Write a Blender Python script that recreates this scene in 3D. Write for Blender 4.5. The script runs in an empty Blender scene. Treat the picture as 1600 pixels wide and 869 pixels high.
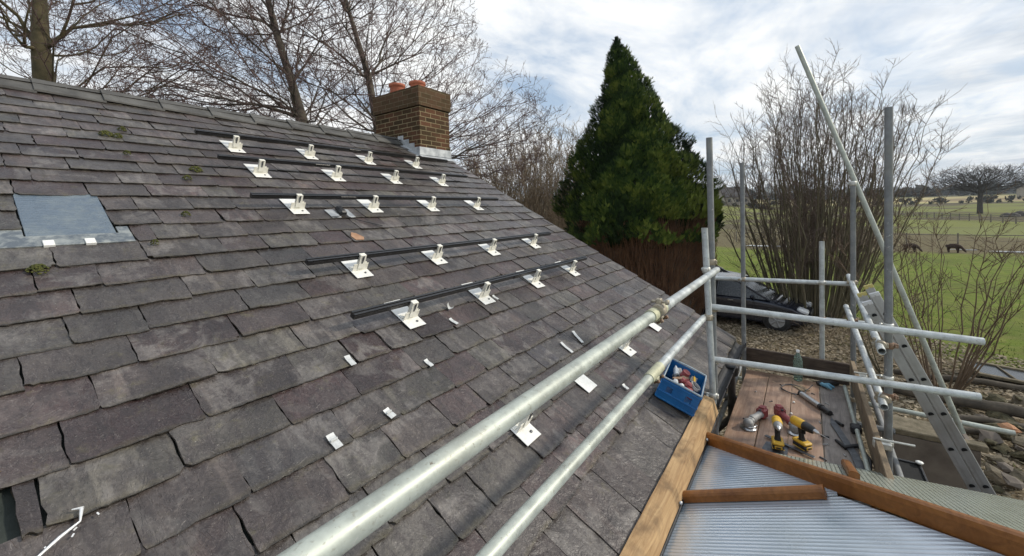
import bpy, math, random
import numpy as np
from mathutils import Vector, Matrix
random.seed(7); rng = np.random.default_rng(7)
C = bpy.context.scene.collection
R = math.radians
# ------------------------------------------------------------------ camera, sky, sun, exposure
def cam_axes(yaw, pitch, roll):
    f = np.array([math.cos(yaw)*math.cos(pitch), math.sin(yaw)*math.cos(pitch), -math.sin(pitch)])
    r = np.array([math.sin(yaw), -math.cos(yaw), 0.0]); u = np.cross(r, f)
    c, s = math.cos(roll), math.sin(roll)
    return c*r+s*u, -s*r+c*u, f
cr, cu, cf = cam_axes(R(35.25), R(1.75), R(-1.52))
cd = bpy.data.cameras.new('camera'); cam = bpy.data.objects.new('camera', cd); C.objects.link(cam)
M = Matrix([[cr[0], cu[0], -cf[0], 0], [cr[1], cu[1], -cf[1], 0], [cr[2], cu[2], -cf[2], 0], [0, 0, 0, 1]])
cam.matrix_world = M
cd.sensor_fit = 'HORIZONTAL'; cd.sensor_width = 36; cd.lens = 650/1600*36; cd.shift_y = -(434.5-350)/1600
cd.clip_start = 0.05; cd.clip_end = 20000
bpy.context.scene.camera = cam
SUN_AZ = math.atan2(-0.80, 0.60); SUN_EL = R(33)
w = bpy.data.worlds.new('World'); bpy.context.scene.world = w; w.use_nodes = True
nt = w.node_tree; nt.nodes.clear()
def WN(t, **k):
    n = nt.nodes.new(t)
    for a, b in k.items(): setattr(n, a, b)
    return n
def wl(a, b): nt.links.new(a, b)
def wmath(op, a, b=None, c=None, clamp=False):
    n = WN('ShaderNodeMath', operation=op, use_clamp=clamp)
    for i, v in enumerate((a, b, c)):
        if v is None: continue
        if isinstance(v, (int, float)): n.inputs[i].default_value = v
        else: wl(v, n.inputs[i])
    return n.outputs[0]
def wramp(x, pts):
    n = WN('ShaderNodeValToRGB'); e = n.color_ramp.elements
    while len(e) < len(pts): e.new(0.5)
    for i, (p, v) in enumerate(pts): e[i].position = p; e[i].color = (v, v, v, 1)
    wl(x, n.inputs[0]); return n.outputs[0]
def wnoise(vec, scale, detail=6, rough=.55, dist=0.0):
    n = WN('ShaderNodeTexNoise'); n.inputs['Scale'].default_value = scale; n.inputs['Detail'].default_value = detail
    n.inputs['Roughness'].default_value = rough; n.inputs['Distortion'].default_value = dist
    wl(vec, n.inputs['Vector']); return n.outputs['Fac']
sky = WN('ShaderNodeTexSky', sky_type='NISHITA'); sky.sun_disc = False
sky.sun_elevation = SUN_EL; sky.sun_rotation = math.pi/2 - SUN_AZ
sky.air_density = 1.2; sky.dust_density = 1.5
tc = WN('ShaderNodeTexCoord'); sep = WN('ShaderNodeSeparateXYZ'); wl(tc.outputs['Generated'], sep.inputs[0])
zc = wmath('ADD', wmath('MAXIMUM', sep.outputs[2], 0.0), 0.10)
px = wmath('DIVIDE', sep.outputs[0], zc); py = wmath('DIVIDE', sep.outputs[1], zc)
cmb = WN('ShaderNodeCombineXYZ'); wl(px, cmb.inputs[0]); wl(py, cmb.inputs[1])
mp = WN('ShaderNodeMapping'); wl(cmb.outputs[0], mp.inputs[0]); mp.inputs['Rotation'].default_value = (0, 0, R(-62)); mp.inputs['Scale'].default_value = (0.62, 1.25, 1); mp.inputs['Location'].default_value = (3.1, 1.7, 0)
veil = wnoise(mp.outputs[0], 1.3, 14, .60, .45)
mp2 = WN('ShaderNodeMapping'); wl(cmb.outputs[0], mp2.inputs[0]); mp2.inputs['Scale'].default_value = (0.55, 0.42, 1); mp2.inputs['Location'].default_value = (8.3, 4.1, 0)
puff = wnoise(mp2.outputs[0], 1.9, 12, .58, .25)
shade = wnoise(mp2.outputs[0], 2.6, 9, .6, .3)
low = wramp(sep.outputs[2], [(0.0, 1.0), (0.42, 0.0)])
rightside = wramp(wmath('MULTIPLY_ADD', sep.outputs[1], -1.0, 0.15), [(0.0, 0.0), (0.45, 1.0)])
v1 = wramp(wmath('ADD', veil, wmath('MULTIPLY', low, 0.04)), [(0.37, 0.16), (0.50, 0.60), (0.64, 1.0)])
v2 = wmath('MULTIPLY', wramp(puff, [(0.43, 0.0), (0.56, 1.0)]), wmath('MAXIMUM', rightside, 0.25))
ctr = wmath('ABSOLUTE', wmath('SUBTRACT', wmath('ADD', px, wmath('MULTIPLY', wmath('SUBTRACT', wnoise(cmb.outputs[0], 3.0, 5, .6), .5), .05)), wmath('MULTIPLY_ADD', py, 0.2405, 1.5509)))
trail = wmath('MULTIPLY', wramp(ctr, [(0.0, 1.0), (0.022, 0.0)]), wmath('MULTIPLY', wramp(wnoise(cmb.outputs[0], 1.6, 4), [(.40, 0.15), (.55, .55)]), wramp(sep.outputs[1], [(.20, 0.0), (.45, 1.0)])))
cov = wmath('MAXIMUM', wmath('MAXIMUM', v1, v2), trail)
shd = wmath('MULTIPLY', wmath('MULTIPLY', wramp(shade, [(0.44, 0.0), (0.60, 1.0)]), wmath('MAXIMUM', rightside, 0.12)), 0.8)
ccol = WN('ShaderNodeMix', data_type='RGBA'); ccol.inputs[6].default_value = (12.9, 12.9, 12.7, 1); ccol.inputs[7].default_value = (6.4, 7.2, 8.2, 1)
wl(shd, ccol.inputs[0])
skg = WN('ShaderNodeMix', data_type='RGBA'); skg.inputs[0].default_value = .55; skg.inputs[7].default_value = (4.4, 7.0, 10.6, 1); wl(sky.outputs[0], skg.inputs[6])
mx = WN('ShaderNodeMix', data_type='RGBA'); wl(cov, mx.inputs[0]); wl(skg.outputs[2], mx.inputs[6]); wl(ccol.outputs[2], mx.inputs[7])
bg = WN('ShaderNodeBackground'); bg.inputs['Strength'].default_value = 0.088; wl(mx.outputs[2], bg.inputs[0])
wo = WN('ShaderNodeOutputWorld'); wl(bg.outputs[0], wo.inputs[0])
sl_ = bpy.data.lights.new('sun', 'SUN'); sl_.energy = 3.0; sl_.angle = R(4); sl_.color = (1, .93, .82)
sun = bpy.data.objects.new('sun', sl_); C.objects.link(sun)
sd = Vector((math.cos(SUN_AZ)*math.cos(SUN_EL), math.sin(SUN_AZ)*math.cos(SUN_EL), math.sin(SUN_EL)))
sun.rotation_euler = sd.to_track_quat('Z', 'Y').to_euler(); sun.location = (0, 0, 30)
sc = bpy.context.scene
sc.view_settings.view_transform = 'Standard'; sc.view_settings.look = 'None'; sc.view_settings.gamma = 1; sc.view_settings.exposure = 0.0
sc.cycles.max_bounces = 6; sc.cycles.transparent_max_bounces = 12
GZ = -3.9                                   # ground height; the camera stands at z = 0
SL = R(29); D = 1.67                        # roof pitch, distance of camera from roof plane
# ------------------------------------------------------------------ materials
class NM:
    def __init__(s, name):
        s.m = bpy.data.materials.new(name); s.m.use_nodes = True; s.t = s.m.node_tree; s.t.nodes.clear()
        s.o = s.n('ShaderNodeOutputMaterial'); s.p = s.n('ShaderNodeBsdfPrincipled'); s.l(s.p.outputs[0], s.o.inputs[0])
    def n(s, t, **k):
        x = s.t.nodes.new(t)
        for a, b in k.items(): setattr(x, a, b)
        return x
    def l(s, a, b): s.t.links.new(a, b)
    def v(s, inp, val):
        i = inp if not isinstance(inp, str) else s.p.inputs[inp]
        if hasattr(val, 'is_output'): s.l(val, i)
        elif isinstance(val, tuple) and len(val) == 3 and i.type == 'RGBA': i.default_value = (*val, 1)
        else: i.default_value = val
    def co(s, kind='Object', scale=(1, 1, 1), rot=(0, 0, 0), loc=(0, 0, 0)):
        tcn = s.n('ShaderNodeTexCoord'); m = s.n('ShaderNodeMapping'); s.l(tcn.outputs[kind], m.inputs[0])
        m.inputs['Scale'].default_value = scale; m.inputs['Rotation'].default_value = rot; m.inputs['Location'].default_value = loc
        return m.outputs[0]
    def noise(s, vec, sc_, det=5, ro=.55, dist=0.0, col=False):
        n = s.n('ShaderNodeTexNoise'); s.l(vec, n.inputs['Vector']); n.inputs['Scale'].default_value = sc_
        n.inputs['Detail'].default_value = det; n.inputs['Roughness'].default_value = ro; n.inputs['Distortion'].default_value = dist
        return n.outputs['Color' if col else 'Fac']
    def ramp(s, x, pts):
        n = s.n('ShaderNodeValToRGB'); e = n.color_ramp.elements
        while len(e) < len(pts): e.new(.5)
        for i, (p, c) in enumerate(pts):
            e[i].position = p; e[i].color = (c, c, c, 1) if isinstance(c, (int, float)) else (*c, 1)
        s.l(x, n.inputs[0]); return n.outputs[0]
    def mix(s, f, a, b, mode='MIX'):
        n = s.n('ShaderNodeMix', data_type='RGBA', blend_type=mode)
        s.v(n.inputs[0], f); s.v(n.inputs[6], a); s.v(n.inputs[7], b); return n.outputs[2]
    def math(s, op, a, b=None, c=None, clamp=False):
        n = s.n('ShaderNodeMath', operation=op, use_clamp=clamp)
        for i, q in enumerate((a, b, c)):
            if q is not None: s.v(n.inputs[i], q)
        return n.outputs[0]
    def attr(s, name):
        n = s.n('ShaderNodeAttribute'); n.attribute_name = name; return n
    def bump(s, h, st=.5, dist=.01, prev=None):
        n = s.n('ShaderNodeBump'); n.inputs['Strength'].default_value = st; n.inputs['Distance'].default_value = dist
        s.l(h, n.inputs['Height'])
        if prev is not None: s.l(prev, n.inputs['Normal'])
        return n.outputs[0]
    def fin(s, col=None, rough=None, metal=None, bump=None, spec=None):
        if col is not None: s.v('Base Color', col)
        if rough is not None: s.v('Roughness', rough)
        if metal is not None: s.v('Metallic', metal)
        if spec is not None: s.v('Specular IOR Level', spec)
        if bump is not None: s.l(bump, s.p.inputs['Normal'])
        return s.m
MT = {}
def simple(name, c1, c2, sc_=8, rough=.6, metal=0., bst=.3, bdist=.004, scale=(1, 1, 1), spec=None):
    m = NM(name); co = m.co('Object', scale)
    f = m.noise(co, sc_, 6, .6); f2 = m.noise(co, sc_*5, 4, .6)
    col = m.mix(m.ramp(f, [(.35, 0.), (.65, 1.)]), c1, c2)
    MT[name] = m.fin(col, m.math('MULTIPLY_ADD', f2, .25, rough-.12), metal, m.bump(f2, bst, bdist), spec)
    return MT[name]
# slate
def slate_mat(name, tintname='tint'):
    m = NM(name); uv = m.n('ShaderNodeUVMap').outputs[0]; a = m.attr(tintname)
    sp = m.n('ShaderNodeSeparateColor'); m.l(a.outputs['Color'], sp.inputs[0])
    def mp(scale):
        q = m.n('ShaderNodeMapping'); m.l(uv, q.inputs[0]); q.inputs['Scale'].default_value = scale; return q.outputs[0]
    tr = sp.outputs[0]
    base = m.ramp(tr, [(0., (.050, .035, .034)), (.22, (.072, .055, .052)), (.5, (.086, .076, .070)), (.74, (.083, .078, .070)), (.9, (.100, .097, .083)), (1., (.080, .077, .082))])
    base = m.mix(1.0, base, m.ramp(sp.outputs[1], [(0., .58), (.5, 1.), (1., 1.45)]), 'MULTIPLY')
    n1 = m.noise(mp((1, 1, 1)), 5.5, 6, .6, .6)
    nw = m.noise(mp((6.5, .55, 1)), 1.0, 5, .5, .5)
    col0 = m.ramp(nw, [(.44, 1.), (.475, 0.)])
    base = m.mix(m.math('MULTIPLY', col0, m.ramp(sp.outputs[2], [(.3, .0), (.6, .75)])), base, m.mix(1.0, base, (1.75, 1.76, 1.72), 'MULTIPLY'))
    pale = m.math('MULTIPLY', m.ramp(n1, [(.49, 0.), (.555, 1.)]), m.ramp(sp.outputs[2], [(.2, .1), (.8, .85)]))
    col = m.mix(pale, base, m.mix(.75, base, (.21, .205, .19)))
    n2 = m.noise(mp((7, 2.2, 1)), 3.2, 5, .6, .3)                 # run-off streaks down the slope
    col = m.mix(m.ramp(n2, [(.46, 0.), (.58, .8)]), col, m.mix(.7, col, (.045, .038, .037)))
    n3 = m.noise(mp((1, 1, 1)), 9, 7, .7)
    col = m.mix(m.ramp(n3, [(.58, 0.), (.72, .45)]), col, (.17, .165, .09))
    ed = m.math('ADD', a.outputs['Alpha'], m.math('MULTIPLY_ADD', n3, .9, -.5))
    ed2 = m.math('ADD', a.outputs['Alpha'], m.math('MULTIPLY_ADD', n1, 1.6, -.8))
    col = m.mix(m.ramp(ed2, [(.0, .7), (.42, 0.)]), col, m.mix(.55, col, (.12, .108, .055)))
    col = m.mix(m.ramp(ed, [(-.0, .8), (.09, 0.)]), col, (.030, .026, .020))
    n4 = m.noise(mp((1, 1, 1)), 60, 4, .65)
    col = m.mix(m.ramp(n4, [(.66, 0.), (.75, .5)]), col, (.30, .30, .28))
    col = m.mix(.5, col, m.mix(1.0, col, m.ramp(n4, [(.3, .45), (.7, 1.6)]), 'MULTIPLY'))
    sc1 = m.noise(mp((2.2, 1.1, 1)), 11, 3, .5, 3.2)
    col = m.mix(m.ramp(sc1, [(.488, 0.), (.50, .42), (.512, 0.)]), col, (.33, .32, .30))
    v = m.n('ShaderNodeTexVoronoi'); m.l(mp((1, 1, 1)), v.inputs['Vector']); v.inputs['Scale'].default_value = 26
    spot = m.ramp(v.outputs['Distance'], [(.035, 1.), (.06, 0.)])
    col = m.mix(m.math('MULTIPLY', spot, .65), col, (.42, .42, .37))
    hs = m.n('ShaderNodeHueSaturation'); hs.inputs['Saturation'].default_value = 1.25; hs.inputs['Value'].default_value = .68; m.l(col, hs.inputs['Color']); col = hs.outputs[0]
    col = m.mix(1.0, col, (1.06, .985, .985), 'MULTIPLY')
    big = m.noise(mp((.9, .9, 1)), 2.4, 3, .5, .8)
    col = m.mix(1.0, col, m.ramp(big, [(.35, .68), (.5, 1.), (.66, 1.28)]), 'MULTIPLY')
    st = m.noise(mp((1.3, .8, 1)), 5, 4, .55, 1.8)
    stp = m.ramp(st, [(.40, 0.), (.412, .35), (.50, .4), (.512, .7), (.60, .75), (.612, 1.)])
    b = m.bump(stp, .8, .005); b = m.bump(n1, .6, .02, b); b = m.bump(n3, .7, .009, b); b = m.bump(n4, .6, .003, b)
    return m.fin(col, m.ramp(n3, [(.3, .28), (.7, .56)]), 0., b, .65)
MT['slate'] = slate_mat('slate')
def galv(name, base, rough, sc_=1.0, metal=.55):
    m = NM(name); co = m.co('Object')
    n1 = m.noise(co, 14*sc_, 6, .65); n2 = m.noise(m.co('Object', (1, 1, 1)), 90*sc_, 3, .6); n3 = m.noise(co, 3.3, 4, .6)
    c = m.mix(m.ramp(n1, [(.35, 0.), (.65, 1.)]), tuple(.78*v for v in base), tuple(min(1, 1.18*v) for v in base))
    c = m.mix(m.ramp(n2, [(.60, 0.), (.70, .55)]), c, (.24, .22, .17))
    c = m.mix(m.ramp(n3, [(.56, 0.), (.7, .35)]), c, (.34, .33, .27))
    n5 = m.noise(co, 34*sc_, 5, .7, .6)
    c = m.mix(m.ramp(n5, [(.63, 0.), (.67, .7)]), c, (.52, .52, .48)); c = m.mix(m.ramp(n5, [(.30, .75), (.345, 0.)]), c, (.13, .10, .07))
    return m.fin(c, m.ramp(n1, [(.3, rough-.06), (.7, rough+.14)]), metal, m.bump(n2, .25, .0012))
MT['galv'] = galv('galv', (.43, .46, .41), .46, metal=.35)
MT['galv_dull'] = galv('galv_dull', (.20, .21, .215), .55, metal=.3)
MT['galv_bright'] = galv('galv_bright', (.50, .53, .53), .42, metal=.4)
MT['galv_sleeve'] = galv('galv_sleeve', (.52, .52, .36), .5, metal=.3)
MT['coupler'] = galv('coupler', (.40, .35, .27), .5, 2.)
MT['coupler_zinc'] = galv('coupler_zinc', (.60, .60, .56), .42, 2.)
simple('rust', (.17, .09, .05), (.30, .22, .16), 30, .7, .3)
simple('alu', (.55, .56, .57), (.68, .69, .70), 12, .38, .5)
simple('alu_ladder', (.34, .335, .32), (.43, .43, .425), 9, .42, .45, .15, .001)
simple('plate_white', (.76, .75, .70), (.86, .86, .83), 26, .42, .1, .12, .001)
simple('bracket_sunlit', (.78, .75, .64), (.84, .82, .74), 26, .45, .05, .12, .001)  # plate white with the warm sunlight on upright faces put into its colour
simple('black_metal', (.010, .010, .011), (.022, .022, .023), 30, .30, 0., .08, .001)
simple('black_plastic', (.012, .012, .013), (.03, .03, .032), 20, .45)
simple('hole_shade', (.004, .004, .004), (.008, .008, .008), 20, .9)  # near-black that paints the shade inside open hollows
simple('membrane', (.012, .018, .014), (.03, .038, .032), 14, .75)
simple('lead', (.30, .32, .34), (.55, .57, .58), 9, .5, .25, .4, .003)
simple('lead_strap', (.50, .51, .50), (.68, .69, .67), 40, .45, .25, .3, .001)
simple('mortar', (.22, .21, .19), (.34, .33, .30), 20, .9)
simple('moss', (.040, .050, .008), (.105, .105, .022), 60, .95, 0., .8, .006)
simple('terracotta', (.30, .085, .045), (.46, .15, .08), 9, .75, 0., .2)
simple('soot', (.03, .02, .018), (.06, .045, .04), 12, .9)
simple('render_wall', (.42, .38, .32), (.52, .48, .42), 6, .85)
simple('ridge_slate', (.060, .058, .055), (.115, .112, .104), 5, .8, 0., .8, .006)
simple('crate_blue', (.008, .105, .30), (.014, .15, .38), 6, .38, 0., .05, .001)
simple('crate_grey', (.30, .36, .40), (.36, .42, .46), 6, .4)
simple('red_plastic', (.20, .035, .038), (.30, .07, .07), 30, .5)
simple('dusty_grey', (.24, .24, .24), (.36, .36, .35), 30, .6, .2)
simple('yellow_plastic', (.62, .36, .02), (.72, .45, .05), 20, .42)
simple('label_yellow', (.42, .36, .12), (.56, .47, .16), 60, .5)
simple('steel', (.50, .50, .50), (.62, .62, .62), 20, .3, .9)
simple('dark_steel', (.075, .078, .085), (.14, .145, .155), 20, .38, .6)
simple('orange_skin', (.30, .16, .085), (.44, .27, .17), 12, .8)
simple('leaf_dry', (.20, .11, .045), (.36, .23, .10), 40, .85)
simple('glove_blue', (.10, .24, .34), (.16, .34, .45), 30, .85)
simple('stone', (.10, .085, .055), (.21, .17, .115), 7, .9, 0., .8, .02)
simple('stone_orange', (.36, .17, .09), (.46, .25, .13), 9, .9, 0., .6, .02)
simple('stone_green', (.055, .050, .025), (.13, .11, .06), 9, .95, 0., .8, .02)
simple('panel_brown', (.105, .085, .068), (.19, .16, .13), 3.2, .85, 0., .4, .006)
simple('log_wood', (.10, .085, .05), (.20, .165, .11), 10, .9, 0., .8, .01)
simple('white_pvc', (.72, .72, .70), (.80, .80, .78), 10, .5)
simple('car_paint', (.010, .012, .022), (.013, .016, .028), 3, .16, .1, 0., .001, spec=.7)
simple('tyre', (.018, .018, .018), (.03, .03, .03), 20, .85)
simple('car_glass', (.020, .026, .030), (.03, .036, .04), 3, .26, 0., 0., .001, spec=.8)
simple('lamp_glass', (.55, .58, .6), (.7, .72, .74), 10, .12)
simple('far_wall', (.30, .27, .22), (.38, .34, .28), 2, .9)
simple('far_roof', (.055, .05, .05), (.08, .072, .07), 3, .9)
simple('fleece', (.030, .017, .012), (.06, .035, .025), 24, .95, 0., .9, .02)
simple('fence_wood', (.14, .12, .09), (.24, .21, .17), 6, .9)
simple('puddle', (.40, .42, .42), (.62, .63, .63), .6, .12, 0., .05, .01)
simple('lead_white', (.72, .72, .70), (.85, .85, .84), 60, .3, .3)
def wood(name, c1, c2, c3, axis='X', rough=.7, gs=1.0, sheen=.35):
    m = NM(name); s3 = {'X': (1.2, 14, 14), 'Y': (14, 1.2, 14), 'Z': (14, 14, 1.2)}[axis]
    g = m.noise(m.co('Object', tuple(v*gs for v in s3)), 2.2, 8, .65, 1.2); b = m.noise(m.co('Object'), 5, 5, .6)
    c = m.mix(m.ramp(g, [(.35, 0.), (.65, 1.)]), c1, c2); c = m.mix(m.ramp(b, [(.5, 0.), (.68, .75)]), c, c3)
    MT[name] = m.fin(c, m.math('MULTIPLY_ADD', b, .35, rough-.18), 0., m.bump(g, .5, .003), sheen)
wood('timber_raw', (.30, .18, .085), (.52, .35, .18), (.13, .085, .05), 'X', .8)
wood('board_old', (.25, .15, .10), (.40, .27, .19), (.14, .09, .065), 'X', .46, 1.0, .5)
wood('board_grey', (.16, .13, .115), (.29, .25, .215), (.10, .08, .07), 'X', .48, 1.0, .5)
wood('toe_wood', (.15, .11, .07), (.26, .20, .13), (.07, .05, .035), 'X', .85)
wood('toe_dark', (.05, .035, .028), (.10, .075, .055), (.03, .022, .018), 'Y', .8)
wood('pvc_oak', (.18, .068, .016), (.27, .110, .028), (.13, .046, .012), 'X', .42, .7, .4)
# polycarbonate sheet with flutes: direction given by a UV map in metres
def poly_mat(name, base, tint):
    m = NM(name); uv = m.n('ShaderNodeUVMap').outputs[0]; sp = m.n('ShaderNodeSeparateXYZ'); m.l(uv, sp.inputs[0])
    s = m.math('SINE', m.math('MULTIPLY', sp.outputs[0], 2*math.pi/.023))
    f = m.math('MULTIPLY_ADD', s, .5, .5)
    n1 = m.noise(m.co('Object'), 5, 6, .6)
    c = m.mix(m.ramp(f, [(.0, 0.), (.28, 1.)]), tint, base)
    c = m.mix(m.ramp(n1, [(.5, 0.), (.75, .3)]), c, (.22, .24, .20))
    m.v('Transmission Weight', .25); m.v('IOR', 1.5)
    return m.fin(c, m.ramp(n1, [(.3, .16), (.7, .30)]), 0., m.bump(f, .35, .0022), .9)
MT['poly_blue'] = poly_mat('poly_blue', (.42, .50, .58), (.20, .24, .28))
MT['poly_green'] = poly_mat('poly_green', (.46, .49, .42), (.12, .15, .12))
# brick
m = NM('brick'); uv = m.n('ShaderNodeUVMap').outputs[0]
bt = m.n('ShaderNodeTexBrick'); m.l(uv, bt.inputs['Vector']); bt.inputs['Scale'].default_value = 1
for k_, v_ in (('Brick Width', .225), ('Row Height', .0755), ('Mortar Size', .0055), ('Mortar Smooth', .15), ('Bias', 0.)): bt.inputs[k_].default_value = v_
bt.inputs['Color1'].default_value = (.055, .036, .018, 1); bt.inputs['Color2'].default_value = (.135, .062, .034, 1); bt.inputs['Mortar'].default_value = (.33, .27, .16, 1)
nb = m.noise(uv, 3.4, 6, .62); nb2 = m.noise(uv, 38, 5, .65)
c = m.mix(m.ramp(nb, [(.45, 0.), (.66, .75)]), bt.outputs['Color'], m.mix(.6, bt.outputs['Color'], (.038, .034, .014)))
c = m.mix(m.ramp(nb2, [(.38, .0), (.7, .5)]), c, m.mix(1.0, c, (.45, .42, .38), 'MULTIPLY'))
MT['brick'] = m.fin(c, .88, 0., m.bump(nb2, .5, .004, m.bump(m.math('SUBTRACT', 1., bt.outputs['Fac']), .8, .006)), .2)
# dark corbelled brick with moss-blackened mortar
m2 = NM('brick_dark'); uv = m2.n('ShaderNodeUVMap').outputs[0]
bt = m2.n('ShaderNodeTexBrick'); m2.l(uv, bt.inputs['Vector']); bt.inputs['Scale'].default_value = 1
for k_, v_ in (('Brick Width', .225), ('Row Height', .0755), ('Mortar Size', .005), ('Mortar Smooth', .2), ('Bias', 0.)): bt.inputs[k_].default_value = v_
bt.inputs['Color1'].default_value = (.055, .042, .020, 1); bt.inputs['Color2'].default_value = (.115, .070, .040, 1); bt.inputs['Mortar'].default_value = (.17, .14, .09, 1)
nb = m2.noise(uv, 9, 6, .65)
c = m2.mix(m2.ramp(nb, [(.42, 0.), (.64, .6)]), bt.outputs['Color'], (.10, .05, .03))
MT['brick_dark'] = m2.fin(c, .92, 0., m2.bump(nb, .6, .005, m2.bump(m2.math('SUBTRACT', 1., bt.outputs['Fac']), .8, .005)), .2)
# bark, foliage
simple('bark_alder', (.060, .050, .038), (.115, .095, .070), 5, .9, 0., .5, .02)
simple('bark_mossy', (.065, .058, .028), (.13, .105, .055), 3, .9, 0., .6, .02)
simple('twig_red', (.105, .068, .062), (.165, .110, .098), 2, .9, 0., 0.)
simple('bark_shrub', (.085, .078, .042), (.155, .132, .085), 2.5, .85, 0., .3, .01)
simple('twig_shrub', (.115, .082, .065), (.17, .125, .10), 2, .9, 0., 0.)
simple('bark_sapling', (.10, .065, .04), (.17, .12, .075), 2.5, .85, 0., .3, .01)
simple('bark_bush', (.16, .125, .08), (.26, .20, .14), 2, .9, 0., 0.)
simple('bark_far', (.045, .040, .034), (.075, .065, .055), 2, .9, 0., 0.)
simple('dead_needles', (.13, .062, .032), (.23, .125, .065), 3, .9, 0., 0.)
simple('far_wood_leaf', (.045, .050, .035), (.085, .075, .055), .06, .95, 0., 0.)
simple('litter', (.17, .135, .09), (.40, .33, .23), 1.5, .9, 0., 0.)
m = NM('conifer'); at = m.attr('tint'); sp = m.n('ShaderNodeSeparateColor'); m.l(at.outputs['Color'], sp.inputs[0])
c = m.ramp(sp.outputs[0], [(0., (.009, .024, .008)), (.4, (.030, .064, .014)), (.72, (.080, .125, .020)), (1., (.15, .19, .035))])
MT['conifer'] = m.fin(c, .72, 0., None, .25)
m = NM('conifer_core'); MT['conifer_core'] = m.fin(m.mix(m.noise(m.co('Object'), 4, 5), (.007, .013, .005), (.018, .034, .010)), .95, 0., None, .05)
m = NM('grass_blade'); at = m.attr('tint'); sp = m.n('ShaderNodeSeparateColor'); m.l(at.outputs['Color'], sp.inputs[0])
MT['grass_blade'] = m.fin(m.ramp(sp.outputs[0], [(0., (.07, .10, .014)), (.6, (.105, .14, .022)), (1., (.18, .175, .055))]), .8, 0., None, .2)
# glass, bottle
m = NM('bottle_plastic'); m.v('Transmission Weight', .9); m.v('IOR', 1.35); MT['bottle_plastic'] = m.fin((.72, .95, .86), .06)
m = NM('rooflight_glass'); n1 = m.noise(m.co('Object', (12, 50, 50)), 1.6, 5, .6, .8); n2 = m.noise(m.co('Object'), 7, 7, .7)
MT['rooflight_glass'] = m.fin(m.mix(m.ramp(n2, [(.45, 0.), (.7, .6)]), (.10, .135, .175), (.22, .25, .24)), m.ramp(n1, [(.3, .16), (.7, .30)]), 0., m.bump(n1, .8, .006), .8)  # reflected sky put into the bluish base, mottled with grey
m = NM('lead_old'); n1 = m.noise(m.co('Object'), 14, 6, .7, .4)
MT['lead_old'] = m.fin(m.mix(m.ramp(n1, [(.42, 0.), (.6, 1.)]), (.11, .13, .15), (.30, .32, .31)), .45, .2, m.bump(n1, .3, .003))
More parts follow.
